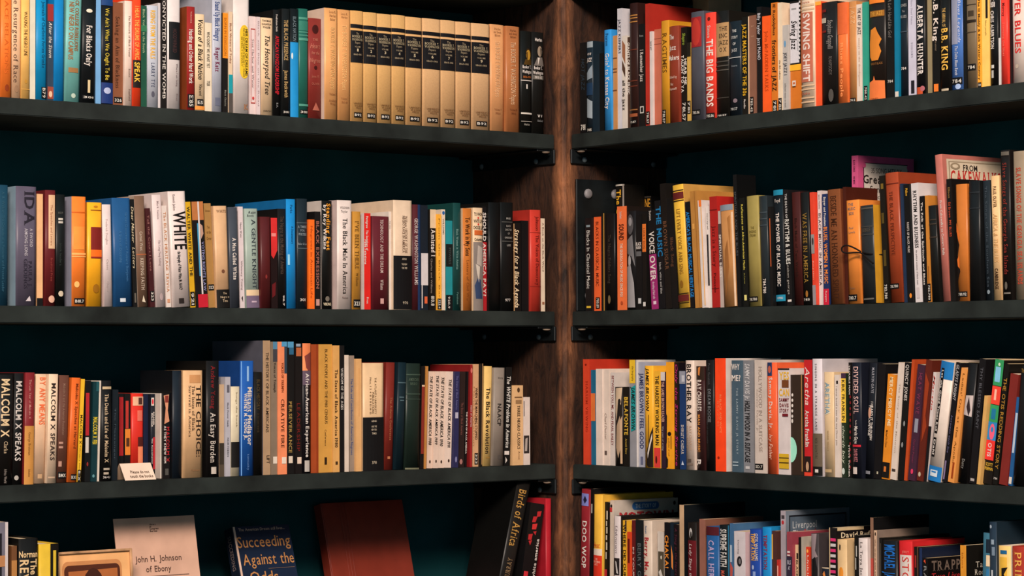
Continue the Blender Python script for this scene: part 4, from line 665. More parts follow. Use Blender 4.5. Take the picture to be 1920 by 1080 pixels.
L3 = [
 (-5,22,703,'#100e0d',[T('MALCOLM X',711,819,'#d8bc94',.45,.55,'b'),T('Clarke',827,849,'#c0a888',.5,.26,'s'),T('Africa World',878,904,'#8a8078',.5,.2)],dict(lean=3)),
 (23,42,700,'#131212',[T('MALCOLM X SPEAKS',715,863,'#cfc4bc',.5,.6,'b'),E(890,899,'#a8a098',.15,.6)],dict(lean=4)),
 (43,62,699,'#701d21',[R(798,910,'#b77f3e'),T('The Last Year of Malcolm X',712,785,'#c08078',.5,.25),T('George Breitman',810,852,'#6a4420',.5,.25),T('Schocken',878,892,'#6a4420',.5,.2)],dict(lean=3,nm='red and tan')),
 (63,85,702,'#dab595',[T('BY ANY MEANS',708,796,'#dc6a40',.62,.55,'b'),R(888,896,'#b89470',.3,.7)],dict(lean=4)),
 (86,105,702,'#e2c5a8',[T('MALCOLM X SPEAKS',719,862,'#2a1f1c',.5,.46,'b'),R(892,895,'#b89a80',.1,.8)],dict(lean=4)),
 (106,125,704,'#5a382c',[T('Malcolm X and the American Revolution',720,815,'#8a6858',.5,.25),R(828,832,'#a88070',.1,.5),R(836,840,'#a88070',.1,.5),R(864,874,'#a88070',.1,.4),ST(884,896,'BMX')],dict(lean=5)),
 (126,143,709,'#c95c20',[T('Malcolm X Speeches at Harvard',720,840,'#6c2a0c',.6,.3,'b'),ST(888,899,'BX1',.3,.95)],dict(lean=8)),
 (144,153,711,'#daaa28',[T('MALCOLM X',778,832,'#4a340c',.5,.6,'b'),T('February 1965',835,880,'#7a5a14',.5,.3),ST(880,902,'B-X')],dict(lean=8)),
 (156,169,714,'#100f0f',[R(737,816,'#a02228',.05,.7),R(819,848,'#d0c4b8',.05,.65),E(865,873,'#8a2a24',.3,.6)],dict(lean=2)),
 (170,181,716,'#0f2e33',[T('MALCOLM X FBI',782,832,'#c8b02c',.5,.75,'b'),R(716,734,'#1c4a50',.5,1),E(888,894,'#5a8a90',.2,.6)],dict(lean=5)),
 (182,186,714,'#dccfc0',[],dict(lean=4)),
 (188,208,714,'#0f0e0e',[R(725,730,'#c0a884',.1,1),T('The Death and Life of Malcolm X',739,866,'#d8bc98',.5,.36,'s'),R(876,880,'#a89a88',.2,.8),R(884,888,'#a89a88',.2,.7),H('364.1',893,4,w,.5,.7)]),
 (209,220,731,'#141a20',[T('The Messenger',765,862,'#3a4650',.5,.25)],dict(lean=2,inn=.03)),
 (221,232,738,'#100e0e',[R(745,855,'#981f22',.2,.9)],dict(inn=.055)),
 (233,244,738,'#110f0e',[R(752,804,'#a8322a',.2,.7),R(805,854,'#d0782c',.1,1),R(822,838,'#4a2a18',.3,.85)],dict(inn=.06,nm='black and orange')),
 (246,268,738,'#c22a1f',[R(744,761,'#d8a888',.1,1),R(746,759,'#4a2a24',.55,.9),R(770,790,'#d86a58',.45,.9),R(820,838,'#4a1c18',.5,.95),R(838,872,'#e0805a',.5,.95)],dict(inn=.06)),
 (269,279,740,'#161c34',[],dict(inn=.06)),
 (280,297,739,'#13161f',[R(746,761,'#d8ccc0',.1,.7),E(748,759,'#b81c2c',.2,.6),T('MALCOLM',775,800,w,.25,.28,'b'),T('READER',773,798,w,.6,.28,'b'),R(820,880,'#a8222c',.45,.95),T('The Assassination',822,870,w,.25,.22,'b')],dict(inn=.05,look='dark book with red dot sticker on its spine')),
 (298,303,738,'#d8ccc0',[],dict(inn=.03)),
 (304,318,738,'#15100f',[PG('#c88a6a',(.1,742),(.9,740),(.7,770),(.95,790),(.2,795),(.4,765)),R(742,755,'#7a3028',.3,.8),T('MALCOLM X',800,866,'#a8242a',.72,.42,'sb'),T('AS THEY KNEW HIM',798,868,w,.3,.32,'sb'),R(878,890,'#4a4844',.3,.8)],dict(inn=.025,look='book with flame photograph above red lettering')),
 (323,340,695,'#151d26',[],dict(d=.13,cc='#0a0d11')),
 (343,379,695,'#d2a87c',[R(703,718,'#c08a5a',.3,.9),T('THE CHOICE:',723,856,'#2a1f18',.78,.26,'sb'),T('The Issue of Black',723,808,'#4a3424',.5,.16,'s'),T('Survival in America',723,818,'#5a4030',.32,.13,'s'),H('Putnam',880,4,'#8a6444',.6,.45)],dict(hard=1)),
 (386,410,677,'#100e0e',[T('Andrew Young',686,766,'#7a1c20',.5,.32,'s'),T('An Easy Burden',773,866,'#e0d4c8',.5,.4,'s'),R(874,887,'#c8bcb0',.35,.75)],dict(hard=1,d=.16,cc='#0a0909')),
 (411,421,721,'#b99c7c',[R(830,894,'#332c24'),R(870,894,'#4a4034')]),
 (421,432,707,'#b2afb7',[R(722,736,'#5a5860',.3,.8),T('Black Power Guide',755,800,'#5a5860',.5,.3),T('NORTHERN',820,855,'#5a5860',.5,.3)]),
 (433,449,725,'#d0c4a8',[R(828,875,'#12100f'),T('Songs the South',735,800,'#8a7c60',.6,.2)],dict(nm='cream and black')),
 (450,475,677,'#1b509c',[R(687,715,'#8ab0d8',.45,.6),T('Militant Mediator',726,834,w,.68,.34,'b'),T('WHITNEY M. YOUNG JR.',737,823,w,.36,.22,'b'),R(678,890,'#6a9ad0',.04,.1),T('kentucky',850,880,'#5a80b8',.55,.15)],dict(hard=1,cc='#163c78')),
 (476,491,698,'#110f0d',[T('BLACK HISTORY',712,768,'#4a3c24',.5,.4),T('in its own words',775,810,'#3a3020',.5,.3)]),
 (493,507,639,'#a58769',[T('THE HISTORY OF BLACK AMERICANS',661,810,'#2a201a',.6,.4),T('LIFT',853,868,'#2a201a',.7,.4,'b')],dict(cc='#50505a',d=.2,hard=0,look='tall tan book with grey side cover exposed')),
 (508,520,641,'#7b6b5a',[R(641,655,'#4a7a98',.3,1),R(655,678,'#3a3a40',.3,1),R(855,868,'#e0d4c4',.3,.95),T('Voices of Triumph',680,735,'#3a3028',.6,.4)],dict(hard=0)),
 (521,538,641,'#e2845a',[R(641,650,'#4a8ab0',.4,1),R(650,700,'#2a3a48',.7,1),T('VOICES OF TRIUMPH',680,735,'#8a4020',.5,.26,'b'),T('CREATIVE FIRE',748,838,'#54240f',.5,.38,'s'),R(856,868,'#f0dcc8',.4,.9)],dict(hard=0)),
 (538,553,641,'#141110',[R(641,652,'#4a8ab0',.1,.9),R(652,665,'#2a5a78',.3,.9),T('PERSEVERANCE',752,848,'#a88a4a',.45,.42,'s'),R(854,867,'#e0d0bc',.2,.75)],dict(hard=0)),
 (553,566,644,'#15100f',[R(645,650,'#8a98a8',.1,.8),R(652,668,'#a85a34',.1,.9),T('LEADERSHIP',755,845,'#6a1c18',.45,.5,'s'),R(856,868,'#e0c8b4',.25,.9)],dict(hard=0)),
 (567,582,644,'#120f14',[R(644,668,'#d87a4c'),R(668,695,'#e08a5a',0,.6),PG('#7a3a34',(.2,668),(1,660),(1,700),(.4,690)),R(695,722,'#5a4a58'),T('African-American Experience',700,856,w,.55,.42,'b'),R(862,883,'#b8b0a8',.2,.8)],dict(look='black book with orange photograph at top of spine')),
 (583,597,646,'#98421f',[R(646,890,'#7a2e14',.75,.9)],dict(hard=0)),
 (598,624,646,'#c28e42',[T('BLACK PEOPLE AND THE 1980 CENSUS',655,794,'#3a2810',.55,.2),T('Conference',805,835,'#6a4c20',.5,.14),H('1',863,13,'#2a1c0c',.5,.18,'b')],dict(hard=0)),
 (624,637,648,'#d09c5a',[T('The State of Black America 1980',693,838,'#2c1e10',.5,.42,'sb'),R(864,870,'#3a2814',.35,.7)]),
 (637,646,648,'#121010',[T('WISDOM OF THE AGES',690,768,'#d8d0c8',.5,.5,'s')]),
 (646,654,666,'#e0cdbc',[]),
 (655,666,667,'#8c7c6e',[T('The Role and Contribution of American Negroes',710,852,'#3a4a7a',.5,.45)]),
 (666,678,673,'#d6a46c',[R(690,780,'#c8925a',.5,.6)]),
 (680,719,681,'#d8b68e',[T('THE ATLANTA UNIVERSITY',708,776,'#6a5034',.58,.09),T('PUBLICATIONS',735,775,'#6a5034',.46,.09),T('Nos. 1 2 4 8 9 11 13 14 15',708,776,'#6a5034',.34,.08),R(782,886,'#0f0e0f'),H('ARNO',789,3.5,'#c8b8a0',.5,.25),H('AND THE',799,3.5,'#c8b8a0',.5,.25),H('NEW YORK',805,3.5,'#c8b8a0',.5,.25),H('TIMES',812,3.5,'#c8b8a0',.5,.22),H('378',866,5,'#c8b8a0',.5,.22)],dict(hard=1,nm='beige and black')),
 (720,738,680,'#70251d',[T('The Atlanta Conference',745,825,'#a86848',.6,.25,'s'),R(855,860,'#a86848',.3,.6)],dict(lean=4)),
 (739,756,680,'#0d2028',[R(717,719,'#4a6068'),R(744,746,'#4a6068',.2,.8),R(750,752,'#4a6068',.3,.8)],dict(lean=6,hard=1)),
 (758,785,682,'#18251f',[R(702,704,'#3a4a40'),H('AMERICAN',712,5,'#4a5a4c',.5,.7,'s'),H('NEGRO',720,5,'#4a5a4c',.5,.5,'s'),R(738,740,'#3a4a40'),R(748,749,'#3a4a40'),R(876,879,'#6a6a54')],dict(lean=3,hard=1)),
 (787,794,687,'#13100e',[R(722,850,'#7a2a20',.2,.95),R(722,725,'#d8b898',.2,.95)],dict(lean=3)),
 (795,799,687,'#b0783c',[],dict(lean=4)),
 (800,811,697,'#dfc3b0',[T('THE STATE OF BLACK AMERICA 1988',705,834,'#16110f',.5,.52,'bi'),E(862,868,dk,.4,.7)],dict(lean=4,look='pinkish white yearbook with bold black italic title')),
 (811,821,697,'#e3c8b6',[T('THE STATE OF BLACK AMERICA 1989',704,833,'#16110f',.5,.52,'bi'),E(861,867,dk,.4,.7)],dict(lean=4,look='pinkish white yearbook with bold black italic title')),
 (821,832,697,'#e6ccba',[T('THE STATE OF BLACK AMERICA 1990',707,836,'#16110f',.5,.52,'bi'),E(862,868,dk,.4,.7)],dict(lean=4,look='pinkish white yearbook with bold black italic title')),
 (832,848,697,'#ead2c2',[T('THE STATE OF BLACK AMERICA 1991',711,839,'#16110f',.6,.4,'bi'),E(860,866,dk,.5,.75)],dict(lean=4,hard=0,look='pinkish white yearbook with bold black italic title')),
 (848,859,697,'#27274c',[T('The State of Black America',705,768,'#5a5a88',.5,.4,'b'),R(773,784,'#b8b4c8',.2,.8),E(855,866,'#7a7aa0',.3,.7)],dict(lean=3)),
 (859,870,697,'#251918',[T('The State of Black America',755,815,'#7a4a44',.5,.35),E(860,870,'#9a6a64',.2,.7)],dict(lean=3)),
 (871,877,697,'#100f10',[T('THE STATE OF BLACK AMERICA',772,850,w,.5,.7,'b')],dict(lean=4)),
 (878,885,684,'#902020',[T('State of America',760,800,w,.5,.5,'b'),E(690,700,'#c86a60',.1,.9)],dict(lean=1,d=.15,cc='#7a1a1c')),
 (886,898,683,'#c99c74',[T('WHEN THE MARCHING STOPPED',727,824,'#3a2418',.6,.42,'b'),T('Hanes Walton',725,835,'#a87450',.2,.25),ST(849,870,'323',.3,.9)],dict(lean=1)),
 (899,904,682,'#1c1712',[R(682,870,'#a07a50',.6,.9)],dict(lean=2)),
 (905,920,687,'#dbb66e',[T('The Black Revolution',727,850,'#231a10',.5,.5,'b'),R(856,859,'#8a6a34',.3,.8)],dict(lean=3)),
 (922,943,690,'#877c72',[H('Warren',709,4,'#3a342e',.55,.5,'s'),T('NAACP',757,798,'#231f1c',.5,.34,'b'),R(853,860,'#4a4440',.4,.75)],dict(lean=3,hard=1)),
 (945,957,689,'#0f0f0f',[T('The WHITE Problem In America',705,839,'#e0dcd4',.5,.6,'bi'),R(845,852,w,0,.8),PG(w,(.2,856),(.5,862),(.2,868))],dict(lean=4)),
 (959,981,723,'#d4aa7a',[E(727,736,'#4a3420',.45,.7),R(744,746,'#6a4c30',.2,.9),R(750,757,'#8a6a48',.3,.85),T('THREE NEGRO CLASSICS',760,841,'#2c1e12',.58,.26,'s'),T('Avon',845,860,'#8a6a48',.6,.15)],dict(hard=0)),
 (982,994,745,'#e2d2c8',[R(816,849,'#2c2624',.02,.85),PG('#a89c94',(.25,822),(.6,820),(.5,845),(.15,845)),R(752,780,'#3a3432',0,.1)],dict(look='white book with small dark photograph near its foot')),
]
R3 = [
 (1094,1107,674,'#c94026',[E(682,686,'#7a1c10',.3,.6),T('HARLEM VIEWING',715,810,'#a02c18',.6,.35,'s')],dict(d=.165,cc='#b0301f')),
 (1108,1117,694,'#175c7a',[R(738,790,'#c86a34')],dict(d=.11)),
 (1118,1131,692,'#eddacd',[],dict(d=.11)),
 (1131,1143,693,'#e9d6c8',[T('Charl Duster',775,825,'#8a7468',.4,.35,'i'),R(846,854,'#5a4a44',.2,.6)],dict(d=.11)),
 (1144,1153,699,'#dcd0c8',[T('BETWEEN YOU, ME, AND PEARL BAILEY',705,836,'#7c2a2a',.5,.5)],dict(lean=1,d=.11)),
 (1153,1169,726,'#1c1816',[PG('#c8b094',(.2,728),(.95,727),(.8,760),(.5,750),(.3,790),(.1,770)),PG('#a88e74',(.3,800),(.7,780),(.9,830),(.5,860),(.2,840)),E(748,758,'#1c1816',.5,.8),PG('#b89a7c',(.7,790),(.95,780),(.95,870),(.75,870))],dict(d=.11,look='dark book with mottled cream photograph on spine')),
 (1166,1179,700,'#8c8a8a',[R(704,718,'#1c1a1c',.1,.2),R(704,718,'#1c1a1c',.4,.5),R(704,718,'#1c1a1c',.7,.8),R(720,723,'#1c1a1c')],dict(inn=.14,d=.11,label='grey book standing behind the mottled photograph book, third right shelf')),
 (1170,1180,726,'#12100d',[T('BELAFONTE',745,816,'#d0a83a',.5,.7,'sb'),T('Arnold Shaw',823,852,'#b8983c',.5,.35)],dict(d=.11)),
 (1181,1194,675,'#8d8d93',[R(675,719,'#d8b02c',0,.85),T('the biography',687,715,'#4a3c14',.5,.3),PG('#178a8c',(.2,728),(.9,722),(.9,806),(.2,810)),T('JAMES BROWN',726,806,'#12201f',.55,.5,'bi')],dict(d=.115,cc='#e2dcd8',nm='grey and yellow')),
 (1198,1210,679,'#a5a7b6',[T('JAMES BROWN I FEEL GOOD',700,842,'#2c3358',.5,.6,'b'),R(857,872,'#5c607a',.3,.7)]),
 (1210,1226,686,'#dea32c',[T('JAMES BROWN',690,771,'#231a0c',.4,.4,'bi'),R(778,830,'#5a4010',.5,.58),PG('#1c1512',(.3,872),(.25,850),(.5,835),(.7,815),(.98,800),(.98,876),(.5,876)),PG('#d8ccc0',(.4,850),(.9,812),(.9,822),(.45,860))],dict(look='yellow book with torn black patch at foot')),
 (1227,1239,696,'#e0a730',[T('THE HARDEST WORKING MAN',705,835,'#1a140c',.5,.55,'b'),R(840,877,'#c83a34'),E(855,870,'#4a1210',.2,.5)]),
 (1240,1248,698,'#2a1a2a',[R(698,714,'#dcd0cc'),T('THE JAMES BROWN READER',716,792,'#c89a8a',.5,.6,'b'),T('fifty years of writing',800,845,'#b0a4a8',.5,.35)]),
 (1250,1263,679,'#e1971f',[E(810,818,k,.2,.8),R(818,842,k,.72,.82),T('godfather of soul',822,855,'#8a5a10',.45,.2),PG('#1c1512',(0,775),(.15,780),(.1,830),(0,835)),PG('#1c1512',(0,855),(.3,862),(.25,877),(0,877))]),
 (1264,1274,679,'#110c12',[T('Only the Strong Survive',682,874,'#a82468',.5,.5,'i')]),
 (1275,1286,696,'#15325f',[R(696,720,'#8a8c98'),R(704,716,'#c8c8d0',.4,.9),T('SHIRLEY CAESAR',797,852,w,.5,.45,'s'),PG('#d0d8e8',(.3,872),(.5,864),(.75,872))]),
 (1287,1304,676,'#e4cfc0',[T('BROTHER RAY',683,793,'#1c1614',.45,.55,'b'),T('RAY CHARLES',799,845,'#b09078',.62,.26),T('own story',799,842,'#b09078',.3,.22),R(861,867,'#4a3e38',.3,.7),R(869,873,'#6a5a50',.2,.85)]),
 (1306,1322,687,'#331919',[R(687,713,'#2a1c14'),PG('#c87a3a',(.3,690),(.6,688),(.5,705),(.3,703)),T('RAY CHARLES',713,771,'#f0e0d4',.42,.58,'b'),T('MAN AND MUSIC',778,848,'#d0883c',.4,.3,'b'),T('R',862,874,w,.4,.5,'b')]),
 (1325,1340,675,'#111213',[T('Peter Guralnick',682,722,'#4a4a4c',.5,.25),T('DREAM BOOGIE',730,792,'#6a6c70',.5,.36,'sb'),T('the triumph of sam cooke',770,832,'#3a3c40',.25,.2)]),
 (1342,1362,672,'#ea441c',[T('IN BLACK AND WHITE',740,812,'#f08a58',.5,.17),T('the life of sammy davis',752,800,'#f08a58',.28,.12),E(856,861,'#8a1c08',.2,.4)],dict(hard=0,cc='#e0d4cc')),
 (1373,1391,676,'#405462',[H('WHY',688,11,w,.45,.85,'b'),H('ME?',709,11,w,.5,.95,'b'),T('THE SAMMY DAVIS JR STORY',728,852,'#a8b8c0',.6,.2,'w'),R(866,868,'#a8b8c0',.1,.7),R(872,874,'#a8b8c0',.1,.7)],dict(hard=0)),
 (1394,1414,676,'#7c7c80',[T('SAMMY DAVIS Jr.',682,750,'#d8d4d4',.4,.45,'bi'),T('HOLLYWOOD IN A SUITCASE',752,868,'#1a1819',.4,.5,'bi'),R(875,880,'#c8c4c4',.2,.6)],dict(hard=0)),
 (1416,1438,675,'#cfc0b5',[T('HOLLYWOOD IN A SUITCASE',688,848,'#9a8a80',.5,.3),T('Sammy Davis Jr.',730,812,'#b0a094',.25,.16),ST(870,881,'SD.7',.02,.7)],dict(hard=0)),
 (1440,1458,680,'#d65831',[R(680,705,'#24365c',.05,.6),E(686,700,'#b85a44',.15,.5),T('Sammy Davis, Jr.',708,806,'#f0dcd0',.45,.36,'sb'),T('Ivy Father',815,862,'#f0c0a8',.45,.36,'i')]),
 (1460,1482,691,'#e2d5d3',[R(691,694,'#1c1714'),H('YES',705,14,'#d0a028',.55,.85,'b'),R(713,727,'#6a3c20',.35,.95),H('CAN',736,13,'#d0a028',.55,.88,'b'),H('SAMMY',750,7,'#6a1c24',.55,.85,'b'),H('DAVIS',760,7,'#6a1c24',.55,.8,'b'),H('STORY',770,7,'#6a1c24',.55,.8,'b'),R(776,781,'#6a1c24',.4,.9),R(851,879,'#c09a24',.1,.95),R(858,860,'#3a2c10',.1,.95),R(867,869,'#3a2c10',.1,.95)],dict(hard=0)),
 (1483,1506,703,'#2f231c',[PG('#9adcc4',(0.000,820.0),(0.129,820.8),(0.250,823.2),(0.354,827.0),(0.433,832.0),(0.483,837.8),(0.500,844.0),(0.483,850.2),(0.433,856.0),(0.354,861.0),(0.250,864.8),(0.129,867.2),(0.000,868.0)),E(738,744,w,.08,.24),E(748,754,w,.08,.24),E(758,764,w,.08,.24),E(768,774,w,.08,.24),E(778,784,w,.08,.24),E(786,794,w,.08,.24),R(703,884,'#a87a44',.93,1)],dict(look='dark brown book with mint half circle on spine',hard=0)),
 (1509,1523,675,'#b82126',[T('Aretha',688,760,'#f0d4cc',.45,.6,'i'),T('Aretha Franklin',770,838,w,.4,.5,'b'),R(856,888,'#241814',.05,.85),E(866,884,'#b08a6a',.2,.6),R(886,893,'#d0402c')]),
 (1525,1544,673,'#dfd6da',[T('SINGING IN A STRANGE LAND',682,807,'#3a3438',.45,.22,'w'),R(813,875,'#5d5142'),T('NICK SALVATORE',822,860,'#2c261e',.45,.26,'w'),R(875,892,'#12110f'),R(880,886,w,.3,.65)],dict(hard=1,cc='#c4bcc0',d=.16,nm='white and taupe')),
 (1546,1565,698,'#d4b78f',[T('ARETHA',718,779,'#f0e4cc',.42,.55,'b'),T('ARETHA',717,777,'#7a94a0',.38,.5,'b'),T('MARK BEGO',808,845,'#b0946c',.45,.18),R(880,886,'#b0946c',.1,.8)]),
 (1566,1576,703,'#e4d4c8',[R(714,720,'#231c1a',.4,.8),T('I never loved a man the way I love you',725,835,'#8a7a70',.5,.35)]),
 (1577,1588,700,'#1d2a1c',[R(700,710,'#3a2438'),R(710,793,'#d8b13c'),T('KIRK FRANKLIN',713,789,'#16130c',.45,.6,'b'),T('church boy',798,870,'#c8d0b8',.5,.5,'i'),E(878,890,'#c8d0c8',.1,.7)],dict(nm='yellow and green')),
 (1589,1597,680,'#120f0f',[T('TROUBLE MAN',685,740,w,.4,.55,'b')]+[R(742+i*11,747+i*11,'#7c1c22',.45,1) for i in range(13)]+[T('STEVE TURNER',835,895,w,.35,.5,'b')]),
 (1599,1620,680,'#141722',[T('DIVIDED SOUL',688,776,'#e8bcb4',.5,.5,'s'),T('The Life of',788,800,w,.5,.16),T('Marvin Gaye',800,832,w,.5,.36,'b'),R(834,838,'#b82430',.1,.95),T('DAVID RITZ',842,866,'#c87a80',.45,.4),R(876,889,'#d8c8c0',.15,.6)],dict(hard=1)),
 (1620,1637,681,'#13151c',[T('MARVIN GAYE',690,738,'#a8a8b0',.6,.3,'s'),T('I HEARD IT THROUGH',754,826,w,.62,.26,'b'),T('THE GRAPEVINE',760,818,w,.35,.26,'b'),E(765,785,'#d09a80',.15,.55),R(884,890,'#7a7a80',.1,.7)],dict(lean=8)),
 (1638,1652,683,'#0f0e10',[R(885,890,'#b0a890',.4,.6)],dict(lean=9)),
 (1656,1684,683,'#110f12',[H('I HEARD',694,10,'#c89a2c',.5,.9,'b'),E(752,770,'#3a8ac0',-.0,.28)],dict(inn=.155,d=.11,lean=8,label='black book with yellow lettering peeping above the orange one, third right shelf')),
 (1653,1667,703,'#d28023',[T('MERCY MERCY ME',708,800,'#f0d8ac',.55,.42,'b'),T('Michael Eric Dyson',808,840,'#5a3008',.35,.25),R(868,897,'#14110f'),R(876,886,'#c06a2c',.25,.55)],dict(lean=12)),
 (1669,1681,681,'#decdc0',[T('The Story of the Motown',720,850,'#a89484',.5,.25),R(880,885,'#3a302c',.2,.8)],dict(lean=16)),
 (1682,1694,681,'#100f0f',[T('QUINCY JONES',685,752,w,.5,.5,'s'),E(790,800,gy,.4,.7),E(830,840,gy,.3,.6)],dict(lean=14)),
 (1695,1700,675,'#b0441e',[],dict(lean=15)),
 (1702,1716,685,'#3b2031',[T('HEAT WAVE',700,777,'#74304a',.55,.5,'s'),R(786,812,'#8a8a98',.3,.8),T('Gerald Posner',825,870,'#74304a',.5,.25),E(880,890,'#c83458',.35,.7)],dict(lean=19)),
 (1718,1731,676,'#571f14',[PG('#8a3418',(.1,700),(.8,720),(.6,780),(.9,800),(.3,830)),E(886,895,'#b8a890',.2,.6)],dict(lean=18)),
 (1732,1738,699,'#d8ccc8',[T('Martha',705,770,'#a83028',.5,.6,'i'),R(800,905,'#141214')],dict(lean=18)),
 (1740,1764,681,'#ead9cc',[R(681,714,'#1d6aa8'),R(877,905,'#1d6aa8'),R(694,816,'#121012',.12,.38),T('Let the Good Times Roll',698,812,w,.25,.16,'b'),R(824,860,'#121012',.12,.38),T('Dahl',828,856,w,.25,.16,'b'),R(884,896,'#dce4ec',.2,.75),R(886,889,'#1d6aa8',.3,.65)],dict(lean=26,hard=1,nm='white and blue')),
 (1766,1775,681,'#121014',[T('GLADYS KNIGHT',685,752,'#c8c4c4',.5,.55,'si'),T('between each line',780,850,'#5a5878',.5,.35,'i'),R(865,900,'#7a6a8a',.2,.5)],dict(lean=27)),
 (1777,1790,692,'#d58c46',[T("Ladies' Day at the Apollo",702,870,'#6a4010',.5,.3),R(868,898,'#8a3a14',.45,.75)],dict(lean=26)),
 (1794,1813,683,'#100e0f',[PG('#c8b8b4',(.1,744),(.9,742),(.9,782),(.0,780)),PG('#2c2224',(.3,765),(.5,745),(.75,770),(.6,782)),T('Dusty',862,880,'#8a8680',.5,.3)],dict(lean=20,look='black book with pale photograph on its spine')),
 (1817,1829,674,'#121012',[T('THY BLESSED SAINT',690,805,'#54545a',.5,.4),R(898,903,'#a8a09c',.2,.8)],dict(lean=20)),
 (1831,1838,743,'#c99c5a',[],dict(lean=15)),
 (1841,1859,676,'#16110e',[R(676,725,'#2f8a54'),R(690,718,'#7ab8d8',.15,.75),E(682,688,'#d8e8d0',.4,.65),R(726,760,'#d83f30'),R(732,752,'#f0b8a0',.3,.55),R(761,793,'#2f8a54'),R(768,788,'#1c6a90',.2,.7),R(793,827,'#2a7ab0'),E(796,826,'#e05a78',.2,.8),E(802,812,'#2a7ab0',.35,.65),R(827,864,'#d8322c'),T('OTIS',832,858,w,.45,.4,'b'),H('SCOTT',872,6,yl,.6,.8),H('FREEMAN',880,6,yl,.6,.9)],dict(lean=24,hard=0,look='multicoloured book striped green, red and blue')),
 (1861,1870,683,'#120f0c',[T('THE OTIS REDDING STORY',710,880,'#a87a2c',.5,.65),H('784',898,4,w,.5,.8)],dict(lean=23)),
 (1873,1889,703,'#70241f',[],dict(lean=22,hard=0)),
 (1890,1897,746,'#1f5082',[R(775,850,'#b0c0d0',.2,.8),R(895,908,'#d8ccc0',.1,.9)],dict(lean=16)),
 (1899,1924,689,'#100f10',[H('THE SOUL',698,7,'#8a6a34',.5,.9,'b')],dict(lean=16,hard=1)),
]
